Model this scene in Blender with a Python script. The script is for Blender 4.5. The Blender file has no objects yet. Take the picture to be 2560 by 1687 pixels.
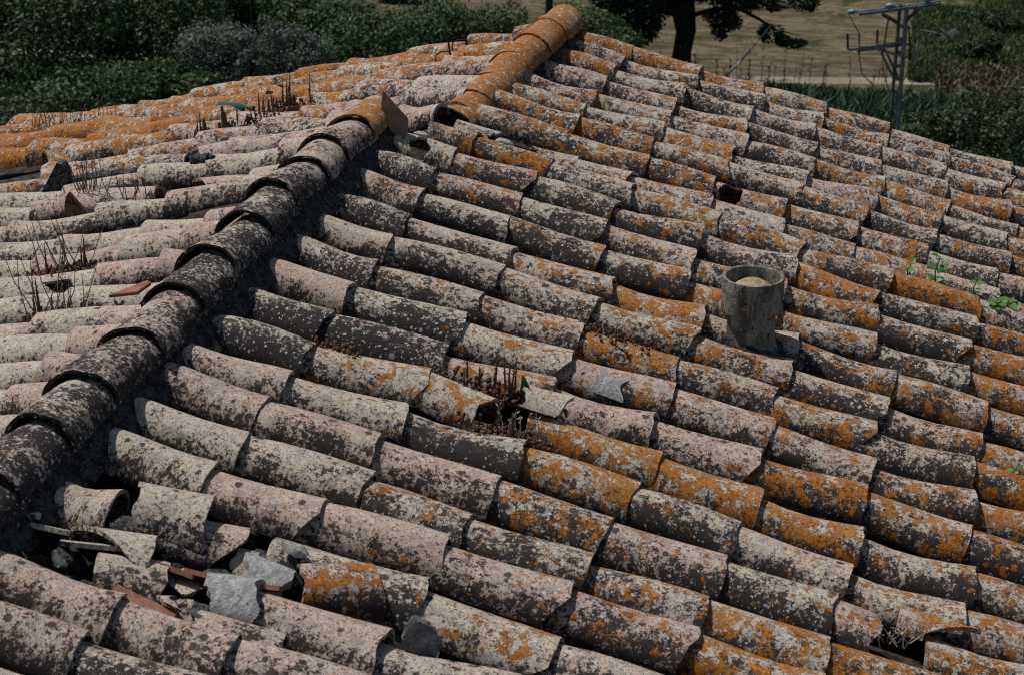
import bpy, bmesh, math, random
import numpy as np
from mathutils import Vector, Matrix

# ------------------------------------------------------------------ camera, sky, sun, exposure
SC = bpy.context.scene
cam = bpy.data.cameras.new('camera'); cam_ob = bpy.data.objects.new('camera', cam); SC.collection.objects.link(cam_ob)
cam_ob.location = (1.8755, -10.1140, 2.4553)
cam_ob.rotation_euler = (math.pi / 2 - 0.39962, 0.0, 0.21493)
cam.sensor_width = 36.0; cam.lens = 66.39; cam.clip_start = 0.1; cam.clip_end = 1500.0
cam.dof.use_dof = True; cam.dof.focus_distance = 7.4; cam.dof.aperture_fstop = 8.5
SC.camera = cam_ob
SUN = Vector((-0.43, 0.13, 0.88)).normalized()
world = bpy.data.worlds.new('World'); SC.world = world; world.use_nodes = True
wn = world.node_tree.nodes; wl = world.node_tree.links; wn.clear()
wo = wn.new('ShaderNodeOutputWorld'); wb = wn.new('ShaderNodeBackground'); ws = wn.new('ShaderNodeTexSky')
ws.sky_type = 'NISHITA'; ws.sun_disc = False
ws.sun_elevation = math.asin(SUN.z); ws.sun_rotation = math.atan2(SUN.x, SUN.y)
wb.inputs['Strength'].default_value = 0.075
wl.new(ws.outputs[0], wb.inputs[0]); wl.new(wb.outputs[0], wo.inputs[0])
sun = bpy.data.lights.new('sun', 'SUN'); sun.energy = 4.2; sun.angle = math.radians(1.0); sun.color = (1.0, 0.97, 0.925)
sun_ob = bpy.data.objects.new('sun', sun); SC.collection.objects.link(sun_ob)
sun_ob.rotation_euler = SUN.to_track_quat('Z', 'Y').to_euler(); sun_ob.location = (-6, 4, 12)
SC.view_settings.view_transform = 'Standard'; SC.view_settings.look = 'None'
SC.view_settings.exposure = 0.12; SC.view_settings.gamma = 1.0
try: SC.view_settings.use_curve_mapping = False
except Exception: pass
SC.render.engine = 'CYCLES'
SC.cycles.use_denoising = False; SC.cycles.filter_width = 1.15
SC.cycles.max_bounces = 5; SC.cycles.diffuse_bounces = 3; SC.cycles.transparent_max_bounces = 6

R = random.Random(11)
COL = SC.collection

# ------------------------------------------------------------------ surveyed data (metres)
RIGHT = {0: {1: (0.382, -0.039), 2: (0.769, -0.045), 3: (1.126, -0.045), 4: (1.471, -0.023), 5: (1.825, -0.055), 6: (2.166, -0.081), 7: (2.499, -0.096)}, 1: {1: (0.369, -0.281), 2: (0.786, -0.276), 3: (1.143, -0.252), 4: (1.479, -0.264), 5: (1.825, -0.264), 6: (2.171, -0.261), 7: (2.513, -0.304)}, 2: {1: (0.357, -0.512), 2: (0.742, -0.483), 3: (1.105, -0.509), 4: (1.436, -0.471), 5: (1.792, -0.484), 6: (2.14, -0.472), 7: (2.482, -0.493)}, 3: {1: (0.352, -0.777), 2: (0.728, -0.78), 3: (1.108, -0.76), 4: (1.475, -0.768), 5: (1.807, -0.764), 6: (2.147, -0.743), 7: (2.492, -0.772)}, 4: {1: (0.358, -1.065), 2: (0.743, -1.01), 3: (1.133, -1.021), 4: (1.488, -1.016), 5: (1.829, -0.995), 6: (2.17, -1.04), 7: (2.505, -1.072)}, 5: {1: (0.34, -1.273), 2: (0.728, -1.243), 3: (1.097, -1.261), 4: (1.466, -1.301), 5: (1.801, -1.251), 6: (2.125, -1.263), 7: (2.458, -1.276)}, 6: {1: (0.341, -1.483), 2: (0.716, -1.501), 3: (1.09, -1.462), 4: (1.448, -1.451), 5: (1.774, -1.495), 6: (2.107, -1.527), 7: (2.46, -1.523)}, 7: {1: (0.34, -1.742), 2: (0.732, -1.745), 3: (1.054, -1.762), 4: (1.396, -1.769), 5: (1.738, -1.773), 6: (2.066, -1.798), 7: (2.393, -1.818)}, 8: {1: (0.444, -2.051), 2: (0.719, -2.044), 3: (1.071, -2.032), 4: (1.41, -2.031), 5: (1.744, -2.044), 6: (2.071, -2.055), 7: (2.396, -2.075)}, 9: {0: (0.004, -2.179), 1: (0.346, -2.178), 2: (0.738, -2.186), 3: (1.139, -2.204), 4: (1.517, -2.239), 5: (1.913, -2.235), 6: (2.312, -2.224)}, 10: {0: (-0.043, -2.436), 1: (0.326, -2.422), 2: (0.703, -2.445), 3: (1.086, -2.446), 4: (1.51, -2.445), 5: (1.875, -2.605), 6: (2.292, -2.481)}, 11: {0: (-0.058, -2.733), 1: (0.326, -2.704), 2: (0.698, -2.719), 3: (1.09, -2.758), 4: (1.48, -2.743), 5: (1.881, -2.728), 6: (2.266, -2.755)}, 12: {0: (-0.044, -2.995), 1: (0.334, -2.973), 2: (0.733, -3.001), 3: (1.096, -2.993), 4: (1.479, -3.021), 5: (1.874, -3.017), 6: (2.264, -3.047)}, 13: {0: (-0.012, -3.309), 1: (0.429, -3.305), 2: (0.835, -3.28), 3: (1.207, -3.289), 4: (1.584, -3.282), 5: (1.963, -3.307), 6: (2.327, -3.319)}, 14: {0: (-0.017, -3.55), 1: (0.421, -3.499), 2: (0.803, -3.519), 3: (1.2, -3.506), 4: (1.58, -3.539), 5: (1.948, -3.575), 6: (2.311, -3.633)}, 15: {0: (-0.001, -3.817), 1: (0.414, -3.788), 2: (0.795, -3.791), 3: (1.167, -3.794), 4: (1.541, -3.81), 5: (1.91, -3.822), 6: (2.279, -3.848)}, 16: {0: (-0.015, -4.076), 1: (0.404, -4.04), 2: (0.805, -4.049), 3: (1.182, -4.062), 4: (1.548, -4.079), 5: (1.913, -4.114), 6: (2.282, -4.113)}, 17: {0: (-0.013, -4.345), 1: (0.405, -4.315), 2: (0.796, -4.308), 3: (1.157, -4.328), 4: (1.528, -4.344), 5: (1.896, -4.356), 6: (2.256, -4.372)}, 18: {0: (0.007, -4.603), 1: (0.402, -4.55), 2: (0.634, -4.589), 3: (1.207, -4.564), 4: (1.559, -4.591), 5: (1.906, -4.637), 6: (2.276, -4.663)}, 19: {0: (0.011, -4.854), 1: (0.401, -4.813), 2: (0.802, -4.813), 3: (1.171, -4.823), 4: (1.514, -4.853), 5: (1.871, -4.884), 6: (2.242, -4.913)}, 20: {0: (-0.004, -5.057), 1: (0.371, -5.045), 2: (0.765, -5.068), 3: (1.123, -5.111), 4: (1.494, -5.109), 5: (1.842, -5.119)}, 21: {0: (0.027, -5.299), 1: (0.414, -5.282), 2: (0.738, -5.315), 3: (1.111, -5.347), 4: (1.466, -5.35), 5: (1.832, -5.361)}, 22: {0: (-0.001, -5.517), 1: (0.34, -5.52), 2: (0.709, -5.497), 3: (1.089, -5.519), 4: (1.46, -5.546)}, 23: {0: (-0.163, -5.813), 2: (0.72, -5.757), 3: (1.105, -5.81)}, 24: {1: (0.683, -6.041)}, 25: {0: (0.031, -6.258), 1: (0.339, -6.25)}, 26: {0: (0.017, -6.45)}}
LEFT = {-1: [(-1.08, -4.707)], 0: [(-1.017, -4.536)], 1: [(-1.016, -4.275)], 2: [(-1.032, -3.998), (-1.399, -4.057)], 3: [(-1.055, -3.696), (-1.384, -3.781)], 4: [(-1.034, -3.513), (-1.401, -3.524)], 5: [(-1.125, -3.058), (-1.398, -3.172), (-1.772, -3.207)], 6: [(-1.112, -2.884), (-1.297, -2.875), (-1.713, -2.778), (-1.865, -2.833)], 7: [(-1.214, -2.372), (-1.514, -2.436), (-1.848, -2.541)], 8: [(-1.23, -2.002), (-1.363, -2.117), (-1.561, -2.124), (-1.853, -2.088), (-2.069, -2.216)], 9: [(-0.448, -1.912), (-0.795, -1.837), (-1.178, -1.705), (-1.501, -1.762), (-1.835, -1.866), (-2.289, -1.819)], 10: [(-0.492, -1.552), (-0.797, -1.496), (-1.079, -1.472), (-1.505, -1.275), (-1.825, -1.326), (-2.114, -1.291), (-2.392, -1.371), (-2.457, -1.491)], 11: [(-0.52, -1.236), (-0.872, -1.029), (-1.187, -1.018), (-1.509, -0.986), (-1.786, -0.985), (-2.09, -1.075), (-2.389, -1.114), (-2.736, -1.041)], 12: [(-0.522, -0.733), (-0.92, -0.675), (-1.238, -0.683), (-1.556, -0.666), (-1.886, -0.631), (-2.185, -0.713), (-2.59, -0.531), (-2.906, -0.491), (-3.263, -0.401)], 13: [(-0.506, -0.462), (-0.88, -0.413), (-1.221, -0.311), (-1.45, -0.328), (-1.542, -0.459), (-1.903, -0.363), (-2.237, -0.319), (-2.582, -0.26), (-2.98, -0.078), (-3.568, 0.339)], 14: [(-0.542, -0.1), (-0.909, -0.058), (-1.272, -0.015), (-1.583, -0.016), (-1.907, -0.011), (-2.225, -0.027), (-2.519, -0.094), (-2.858, -0.079)]}
RIDGE_NEAR = [(-5.771, 0.216), (-5.502, 0.234), (-5.111, 0.215), (-4.738, 0.206), (-4.441, 0.234), (-4.073, 0.23), (-3.756, 0.257), (-3.417, 0.248), (-3.116, 0.24), (-2.766, 0.229), (-2.307, 0.21)]
SPOT = {'vent': (1.346, -3.416, -0.344), 'slab0': (-0.355, -2.512, 0.274), 'slab1': (-0.308, -2.501, 0.215), 'slab2': (-0.249, -2.486, 0.143), 'slab3': (-0.253, -2.491, 0.065), 'slab4': (-0.347, -2.52, 0.089), 'slab5': (-0.363, -2.52, 0.169), 'bottle_base': (-1.724, -0.903, -0.318), 'bottle_tip': (-1.459, -1.107, -0.243), 'p2_t': (-0.263, -6.064, 0.067), 'p2_h': (-0.372, -6.072, 0.095), 'p4_t': (0.023, -5.995, -0.006), 'p4_h': (-0.114, -6.028, 0.029), 'p5_h': (-0.09, -5.808, 0.023), 'p5_t': (0.08, -5.776, -0.02), 'p6_t': (0.209, -5.785, -0.053), 'p6_h': (0.059, -5.814, -0.015), 'p7_t': (0.093, -6.057, -0.024), 'p7_h': (0.006, -6.078, -0.001), 's8a': (0.091, -6.052, -0.023), 's8b': (0.138, -6.053, -0.035), 's8c': (0.135, -6.038, -0.034), 's8d': (0.375, -6.005, -0.096), 'm9_h': (0.198, -6.081, -0.051), 'm9_t': (0.326, -6.044, -0.083), 'm10_h': (0.249, -5.901, -0.064), 'm10_t': (0.369, -5.908, -0.094), 'st10': (0.334, -5.836, -0.085), 'p11_h': (0.355, -5.924, -0.091), 'p11_t': (0.558, -5.781, -0.143), 'p14_h': (0.212, -6.191, -0.054), 'p14_t': (0.443, -6.177, -0.113), 'fin15': (0.739, -6.032, -0.189), 's3a': (-0.275, -6.054, 0.07), 's3b': (-0.187, -6.044, 0.048), 's3c': (-0.188, -6.063, 0.048), 's3d': (-0.06, -6.012, 0.015), 'rub0': (0.11, -6.007, -0.028), 'rub1': (0.187, -5.976, -0.048), 'rub2': (0.238, -5.996, -0.061), 'rub3': (0.121, -6.149, -0.031), 'rub4': (0.185, -6.148, -0.047), 'rub5': (0.129, -6.225, -0.033), 'rub6': (-0.144, -5.957, 0.037), 'rub7': (-0.201, -6.132, 0.051), 'rub8': (-0.147, -6.203, 0.038), 'rub9': (0.221, -5.818, -0.056), 'rub10': (0.295, -5.836, -0.075), 'rub11': (-0.122, -5.93, 0.031), 'c17': (1.962, -5.1, -0.501), 'c17t': (2.207, -5.097, -0.564), 'straw': (1.936, -5.202, -0.494), 'b206': (1.922, -5.154, -0.491), 's18a': (0.7, -4.544, -0.179), 's18b': (0.858, -4.518, -0.219), 'lump19': (0.111, -2.184, -0.028), 'b81': (0.121, -2.06, -0.031), 's81': (0.235, -2.09, -0.06), 'sed0': (0.596, -4.502, -0.152), 'sed1': (0.699, -4.771, -0.178), 'sed2': (0.874, -3.809, -0.223), 'sed3': (0.078, -4.573, -0.02), 'ivy0': (2.043, -2.203, -0.522), 'ivy1': (2.213, -2.176, -0.565), 'ivy2': (2.303, -2.289, -0.588), 'ivy3': (2.357, -2.219, -0.602), 'pad': (0.701, -4.534, -0.179), 'weed': (2.34, -3.857, -0.598), 'lsed0': (-1.173, -3.993, -0.054), 'lsed1': (-0.952, -4.516, -0.006), 'lpl0': (-1.34, -1.476, -0.193), 'lpl1': (-1.246, -1.38, -0.177), 'lpl2': (-1.152, -1.311, -0.159), 'lpl3': (-1.272, -1.119, -0.198), 'lpl4': (-1.548, -1.632, -0.232), 'lpl5': (-1.419, -1.662, -0.2), 'lpl6': (-1.229, -1.668, -0.156), 'lgr0': (-3.029, -0.368, -0.665), 'lgr1': (-2.886, -0.375, -0.63), 'lgr2': (-2.642, -0.467, -0.565), 'lgr3': (-1.663, -2.806, -0.185), 'lgr4': (-1.534, -2.879, -0.152), 'lgr5': (-1.246, -3.005, -0.081), 'wedge': (-1.895, -2.566, -0.251), 'strip_a': (-1.93, -2.357, -0.273), 'strip_b': (-1.49, -2.451, -0.169), 'tube_a': (-1.556, -2.356, -0.189), 'tube_b': (-1.47, -2.349, -0.17), 'hook0': (-0.522, -0.647, -0.048), 'hook1': (-0.515, -0.316, -0.064), 'shard0': (-1.488, -0.766, -0.271), 'dark0': (-1.339, -0.551, -0.248), 'tri0': (-1.513, -3.189, -0.129), 'tube2a': (-1.288, -2.432, -0.125), 'tube2b': (-1.236, -2.427, -0.113), 'redshard': (-0.98, -4.77, -0.012), 'red_b': (-0.778, -4.498, 0.032), 'pole': (1.54, 46.21, -14.0), 'tree': (-5.99, 53.39, -14.0), 'thin': (-22.13, 54.82, -14.0), 'path0': (-3.75, 51.14, -14.0), 'path1': (1.31, 52.04, -14.0), 'reedL': (-2.68, 50.91, -14.0), 'reedR': (5.45, 53.2, -14.0), 'reedN': (-1.44, 46.65, -14.0), 'sh0': (3.38, 56.28, -14.0), 'top0': (-33.04, 56.61, -14.0), 'top1': (-13.61, 60.84, -14.0), 'top2': (5.81, 65.08, -14.0), 'bl': (-25.71, 41.81, -14.0), 'olive': (-18.97, 45.62, -14.0), 'post': (-11.42, 57.29, -14.0)}
RIDGE_FAR = [(-0.222, -2.024, 0.027), (-0.189, -1.767, 0.042), (-0.155, -1.497, 0.057), (-0.119, -1.212, 0.086), (-0.081, -0.912, 0.117), (-0.045, -0.622, 0.133), (-0.006, -0.317, 0.141)]
CROWNS = [('dark_tree', 0, (-21.57, 36.0, -10.08), 3.24, 2.59), ('dark_tree', 0, (-19.38, 39.0, -10.47), 2.6, 2.38), ('green_bush', 1, (-17.33, 30.0, -9.79), 1.8, 1.04), ('green_bush', 1, (-17.16, 33.0, -10.19), 1.31, 0.75), ('dark_tree', 0, (-22.07, 52.0, -12.73), 2.11, 1.27), ('olive_tree', 2, (-15.99, 36.0, -10.22), 1.48, 1.16), ('olive_tree', 2, (-14.38, 37.0, -10.27), 1.12, 1.02), ('green_tree', 1, (-18.02, 50.0, -12.22), 2.02, 1.35), ('green_tree', 1, (-14.29, 44.0, -11.47), 1.82, 1.15), ('green_tree', 1, (-12.8, 46.0, -11.62), 1.87, 1.25), ('yellow_bush', 3, (-11.17, 47.0, -11.84), 1.39, 1.01), ('yellow_bush', 3, (-8.18, 45.0, -11.14), 1.45, 1.02), ('green_bush', 1, (-6.63, 43.0, -11.18), 0.93, 0.81), ('dark_shrub', 0, (3.88, 55.0, -13.65), 0.82, 0.61), ('dark_shrub', 0, (4.8, 60.0, -13.96), 1.02, 0.58), ('dark_shrub', 0, (3.39, 61.0, -14.11), 0.74, 0.59), ('grey_shrub', 4, (4.02, 36.0, -10.61), 1.27, 0.93), ('grey_shrub', 4, (3.11, 37.0, -11.11), 0.9, 0.75), ('green_bush', 4, (2.15, 38.0, -11.67), 0.62, 0.52), ('dark_tree', 0, (-17.72, 60.0, -13.93), 1.24, 0.47), ('dark_shrub', 0, (5.56, 64.0, -14.08), 0.92, 0.61), ('green_bush', 4, (-18.58, 28.0, -9.73), 1.37, 0.73), ('green_bush', 1, (-15.73, 33.0, -10.31), 0.8, 0.5)]
BG = {'pole_t': (1.4, 36.0, -7.89), 'pole_b': (1.58, 36.0, -11.02), 'arm_l': (0.45, 36.0, -8.16), 'arm_r': (2.36, 36.0, -7.81), 'arm2_l': (0.26, 36.0, -9.05), 'arm2_r': (1.59, 36.0, -8.78), 'arm3_l': (0.46, 36.0, -9.13), 'arm3_r': (1.72, 36.0, -8.87), 'pin1': (0.21, 36.0, -8.64), 'pin1b': (0.24, 36.0, -9.03), 'pin2': (0.92, 36.0, -8.51), 'pin2b': (0.93, 36.0, -8.86), 'br1a': (0.99, 36.0, -8.14), 'br1b': (1.37, 36.0, -8.34), 'br2a': (1.86, 36.0, -7.97), 'br2b': (1.52, 36.0, -8.34), 'br3a': (1.04, 36.0, -9.06), 'br3b': (1.43, 36.0, -9.76), 'br4a': (0.91, 36.0, -8.98), 'br4b': (1.68, 36.0, -9.16), 'c1a': (0.47, 36.0, -8.63), 'c1b': (0.52, 36.0, -9.15), 'c1c': (0.62, 36.0, -9.65), 'c1d': (0.99, 36.0, -10.0), 'c1e': (1.43, 36.0, -10.38), 'c2a': (1.16, 36.0, -8.18), 'c2b': (1.09, 36.0, -9.07), 'c2c': (1.13, 36.0, -9.57), 'c2d': (1.42, 36.0, -10.34), 'c3a': (1.65, 36.0, -8.4), 'c3b': (1.75, 36.0, -9.24), 'c3c': (1.63, 36.0, -9.79), 'ins1': (0.32, 36.0, -8.15), 'ins2': (1.2, 36.0, -7.96), 'ins3': (2.1, 36.0, -7.77), 'fan0': (1.77, 36.0, -9.37), 'fan1': (1.84, 36.0, -8.83), 'fan2': (2.0, 36.0, -8.84), 'trunk_b': (-5.57, 50.0, -13.19), 'trunk_m': (-5.47, 50.0, -12.25), 'trunk_t': (-5.71, 50.0, -10.83), 'bo0': (-5.23, 50.0, -11.69), 'bo1': (-4.53, 50.0, -11.45), 'bo2': (-3.76, 50.0, -11.43), 'bo3': (-3.1, 50.0, -11.74), 'bo4': (-2.64, 50.0, -12.04), 'bo5': (-1.8, 50.0, -12.19), 'cr0': (-6.48, 50.0, -11.26), 'cr1': (-4.94, 50.0, -10.92), 'cr2': (-7.51, 50.0, -11.83), 'cr3': (-4.37, 50.0, -12.2), 'cr4': (-2.71, 50.0, -11.92), 'cr5': (-1.92, 50.0, -12.27), 'cr6': (-3.25, 50.0, -11.23), 'cr7': (-6.97, 50.0, -12.46), 'cr8': (-3.99, 50.0, -11.85), 'cr9': (-1.73, 50.0, -11.28), 'cr10': (-8.05, 50.0, -11.46), 'db0': (-3.51, 44.0, -12.03), 'db1': (-3.12, 44.0, -11.59), 'db2': (-2.74, 44.0, -11.1), 'db3': (-2.47, 44.0, -10.73), 'db4': (-1.33, 44.0, -10.49), 'db5': (-2.92, 44.0, -10.87), 'db6': (-2.25, 44.0, -10.42), 'thin_t': (-20.29, 50.0, -11.79), 'thin_b': (-20.29, 50.0, -12.78), 'post_t': (-0.36, 1.2, -0.11), 'post_b': (-0.36, 1.2, -0.33)}

RIGHT[10][5] = (1.87, -2.52)

P_R = 0.24998            # pitch of the right slope
P_L = 0.21363            # pitch of the near left slope
XR = -0.4242; ZR = -XR * math.tan(P_R)
N_R = Vector((math.sin(P_R), 0, math.cos(P_R)))
D_R = Vector((math.cos(P_R), 0, -math.sin(P_R)))
def zr(x): return -x * math.tan(P_R)
def zl(x, y):
    t = min(max((y + 3.2) / 3.15, 0), 1.1)
    return (ZR + (x - XR) * math.tan(P_L)) * (1 - t) + (0.046871 + 0.24255356 * x) * t
def n_left(x, y):
    e = 0.02
    return Vector((-(zl(x + e, y) - zl(x - e, y)) / (2 * e), -(zl(x, y + e) - zl(x, y - e)) / (2 * e), 1)).normalized()
def on_r(s, y, up=0.0): return D_R * s + Vector((0, y, 0)) + N_R * up
def on_l(x, y, up=0.0): return Vector((x, y, zl(x, y))) + n_left(x, y) * up
def sp(k, up=0.0): return Vector(SPOT[k]) + Vector((0, 0, up))

# ------------------------------------------------------------------ node helper
class NT:
    def __init__(s, name):
        s.m = bpy.data.materials.new(name); s.m.use_nodes = True
        s.t = s.m.node_tree; s.t.nodes.clear()
        s.out = s.t.nodes.new('ShaderNodeOutputMaterial')
        s.b = s.t.nodes.new('ShaderNodeBsdfPrincipled')
        s.t.links.new(s.b.outputs[0], s.out.inputs[0])
        s.b.inputs['Roughness'].default_value = 0.9
        s.b.inputs['Specular IOR Level'].default_value = 0.06
    def n(s, typ, **kw):
        d = s.t.nodes.new(typ)
        for k, v in kw.items(): setattr(d, k, v)
        return d
    def set(s, sock, v):
        if isinstance(v, bpy.types.NodeSocket): s.t.links.new(v, sock)
        elif v is not None:
            if isinstance(v, (tuple, list)) and len(v) == 3 and sock.type == 'RGBA': v = (*v, 1)
            sock.default_value = v
    def math(s, op, a, b=None, c=None, clamp=False):
        d = s.n('ShaderNodeMath', operation=op); d.use_clamp = clamp
        s.set(d.inputs[0], a)
        if b is not None: s.set(d.inputs[1], b)
        if c is not None: s.set(d.inputs[2], c)
        return d.outputs[0]
    def vmath(s, op, a, b=None):
        d = s.n('ShaderNodeVectorMath', operation=op); s.set(d.inputs[0], a)
        if b is not None: s.set(d.inputs[1], b)
        return d.outputs[0]
    def noise(s, vec, scale, detail=4, rough=0.55, dist=0.0, out=0):
        d = s.n('ShaderNodeTexNoise'); s.set(d.inputs['Vector'], vec); d.inputs['Scale'].default_value = scale
        d.inputs['Detail'].default_value = detail; d.inputs['Roughness'].default_value = rough; d.inputs['Distortion'].default_value = dist
        return d.outputs[out]
    def vor(s, vec, scale, rand=1.0):
        d = s.n('ShaderNodeTexVoronoi'); s.set(d.inputs['Vector'], vec); d.inputs['Scale'].default_value = scale
        d.inputs['Randomness'].default_value = rand
        return d.outputs['Distance'], d.outputs['Color']
    def step(s, v, lo, hi):
        d = s.n('ShaderNodeMapRange', interpolation_type='SMOOTHSTEP'); s.set(d.inputs['Value'], v)
        s.set(d.inputs['From Min'], lo); s.set(d.inputs['From Max'], hi)
        return d.outputs[0]
    def mix(s, f, a, b, blend='MIX'):
        d = s.n('ShaderNodeMix', data_type='RGBA', blend_type=blend)
        s.set(d.inputs['Factor'], f); s.set(d.inputs[6], a); s.set(d.inputs[7], b)
        return d.outputs[2]
    def sep(s, c):
        d = s.n('ShaderNodeSeparateColor'); s.set(d.inputs[0], c); return d.outputs
    def bump(s, h, strength=0.5, dist=0.01):
        d = s.n('ShaderNodeBump'); s.set(d.inputs['Height'], h)
        d.inputs['Strength'].default_value = strength; d.inputs['Distance'].default_value = dist
        s.t.links.new(d.outputs[0], s.b.inputs['Normal'])
    def base(s, c): s.set(s.b.inputs['Base Color'], c)

def mat_tile():
    """weathered clay: pink/cream body, black crust, white rosettes, orange lichen; the object colour sets how much of each"""
    N = NT('lichened_clay')
    tc = N.n('ShaderNodeTexCoord'); oi = N.n('ShaderNodeObjectInfo')
    comb = N.n('ShaderNodeCombineXYZ')
    for i, k in enumerate((37.0, 91.0, 53.0)): N.set(comb.inputs[i], N.math('MULTIPLY', oi.outputs['Random'], k))
    P = N.vmath('ADD', tc.outputs['Object'], comb.outputs[0])
    # a little warp so that no outline is smooth
    P2 = N.vmath('ADD', P, N.vmath('MULTIPLY', N.vmath('SUBTRACT', N.noise(P, 60, 3, 0.6, out=1), (0.5, 0.5, 0.5)), (0.020, 0.020, 0.020)))
    r, g, b = N.sep(oi.outputs['Color'])[:3]; a = oi.outputs['Alpha']
    uv = N.n('ShaderNodeUVMap', uv_map='uv'); sx = N.n('ShaderNodeSeparateXYZ'); N.set(sx.inputs[0], uv.outputs[0])
    u = sx.outputs[0]
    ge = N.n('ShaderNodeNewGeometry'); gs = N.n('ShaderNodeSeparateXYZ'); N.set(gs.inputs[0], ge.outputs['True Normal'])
    # crust bias: more on -y faces and tile edges, least on the crown
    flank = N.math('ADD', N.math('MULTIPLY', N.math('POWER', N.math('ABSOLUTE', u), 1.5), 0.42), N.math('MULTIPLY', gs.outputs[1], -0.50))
    n8 = N.noise(P, 9, 5, 0.6); n4 = N.noise(P, 4.5, 3, 0.5)
    grain = N.noise(P, 210, 3, 0.7); mid = N.noise(P2, 58, 9, 0.8); fine = N.noise(P2, 120, 6, 0.75)
    pk = N.math('ADD', r, N.math('MULTIPLY', N.math('SUBTRACT', n8, 0.5), 1.9), clamp=True)
    c = N.mix(pk, (0.39, 0.345, 0.260), (0.385, 0.250, 0.205))
    c = N.mix(N.math('MULTIPLY', N.step(N.noise(P2, 24, 7, .72), 0.50, 0.58), 0.55), c, (0.47, 0.425, 0.345))
    c = N.mix(N.math('MULTIPLY', N.step(grain, 0.42, 0.62), 0.35), c, (0.17, 0.135, 0.115))
    c = N.mix(N.math('MULTIPLY', N.step(fine, 0.535, 0.570), 0.85), c, (0.058, 0.050, 0.047))
    # grey crust
    gm = N.step(N.math('ADD', N.noise(P2, 27, 7, .7), N.math('MULTIPLY', g, 0.10)), 0.55, 0.62)
    c = N.mix(N.math('MULTIPLY', gm, 0.50), c, (0.165, 0.150, 0.145))
    # white and grey rosettes
    d1, k1 = N.vor(P2, 34); kr = N.sep(k1)
    size = N.math('MULTIPLY', N.step(kr[0], N.math('SUBTRACT', 1.06, N.math('MULTIPLY', a, 0.50)), 1.25), 0.85)
    ros = N.step(d1, size, N.math('MULTIPLY', size, 0.82))
    d2, k2 = N.vor(P2, 105); kr2 = N.sep(k2)
    size2 = N.math('MULTIPLY', N.step(kr2[0], N.math('SUBTRACT', 0.98, N.math('MULTIPLY', a, 0.5)), 1.2), 0.8)
    ros2 = N.step(d2, size2, N.math('MULTIPLY', size2, 0.75))
    # black crust, thicker on the flanks, most towards -y
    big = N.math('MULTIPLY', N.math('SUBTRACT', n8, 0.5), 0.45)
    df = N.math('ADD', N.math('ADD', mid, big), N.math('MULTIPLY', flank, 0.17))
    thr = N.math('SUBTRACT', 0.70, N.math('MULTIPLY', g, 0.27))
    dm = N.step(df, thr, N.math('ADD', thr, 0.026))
    d3, k3 = N.vor(P2, 30); kr3 = N.sep(k3)
    sz3 = N.math('MULTIPLY', N.step(kr3[1], N.math('SUBTRACT', 0.98, N.math('MULTIPLY', g, 0.55)), 1.2), 0.9)
    bs = N.step(d3, sz3, N.math('MULTIPLY', sz3, 0.75))
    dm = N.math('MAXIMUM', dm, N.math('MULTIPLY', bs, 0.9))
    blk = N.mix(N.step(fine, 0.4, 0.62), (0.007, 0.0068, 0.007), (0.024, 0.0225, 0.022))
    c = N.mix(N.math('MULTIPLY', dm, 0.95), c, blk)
    c = N.mix(N.math('MULTIPLY', ros2, 0.8), c, (0.40, 0.41, 0.40))
    rcol = N.mix(N.step(d1, 0.02, 0.30), (0.30, 0.31, 0.30), (0.42, 0.43, 0.41))
    c = N.mix(N.math('MULTIPLY', ros, 0.7), c, N.mix(kr[2], rcol, (0.20, 0.205, 0.20)))
    # orange lichen
    ob = N.math('ADD', N.math('MULTIPLY', N.noise(P, 16, 4, 0.62, 0.5), 0.52), N.math('MULTIPLY', mid, 0.33))
    ob = N.math('ADD', ob, N.math('MULTIPLY', fine, 0.18)); ob = N.math('SUBTRACT', ob, N.math('MULTIPLY', flank, 0.035))
    to = N.math('SUBTRACT', 0.668, N.math('MULTIPLY', b, 0.255))
    om = N.step(ob, to, N.math('ADD', to, 0.016))
    d4, k4 = N.vor(P2, 40); kr4 = N.sep(k4)
    sz4 = N.math('MULTIPLY', N.step(kr4[1], N.math('SUBTRACT', 1.02, N.math('MULTIPLY', b, 0.6)), 1.2), 0.9)
    om = N.math('MAXIMUM', om, N.step(d4, sz4, N.math('MULTIPLY', sz4, 0.7)))
    om = N.math('MULTIPLY', om, N.step(b, 0.01, 0.06))
    om = N.math('MULTIPLY', om, N.math('SUBTRACT', 1.0, N.math('MULTIPLY', N.step(N.noise(P2, 70, 6, .8), 0.525, 0.58), 0.92)))
    on = N.noise(P2, 72, 6, .8)
    oc = N.mix(N.step(on, 0.36, 0.52), (0.085, 0.032, 0.007), (0.31, 0.112, 0.012))
    oc = N.mix(N.step(on, 0.53, 0.66), oc, (0.52, 0.230, 0.030))
    oc = N.mix(N.math('MULTIPLY', N.step(N.noise(P, 12, 3), .35, .65), 0.5), oc, (0.20, 0.058, 0.008))
    c = N.mix(N.math('MULTIPLY', om, 0.94), c, oc)
    d5, k5 = N.vor(P2, 62); kr5 = N.sep(k5)
    sz5 = N.math('MULTIPLY', N.step(kr5[0], N.math('SUBTRACT', 1.0, N.math('MULTIPLY', a, 0.22)), 1.15), 1.0)
    c = N.mix(N.math('MULTIPLY', N.step(d5, sz5, N.math('MULTIPLY', sz5, 0.6)), 0.8), c, (0.44, 0.41, 0.37))
    N.base(c)
    h = N.math('ADD', N.math('MULTIPLY', mid, 0.5), N.math('MULTIPLY', grain, 0.25))
    h = N.math('ADD', h, N.math('MULTIPLY', om, 0.35)); h = N.math('ADD', h, N.math('MULTIPLY', dm, -0.08))
    N.bump(h, 0.75, 0.006)
    return N.m

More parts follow.
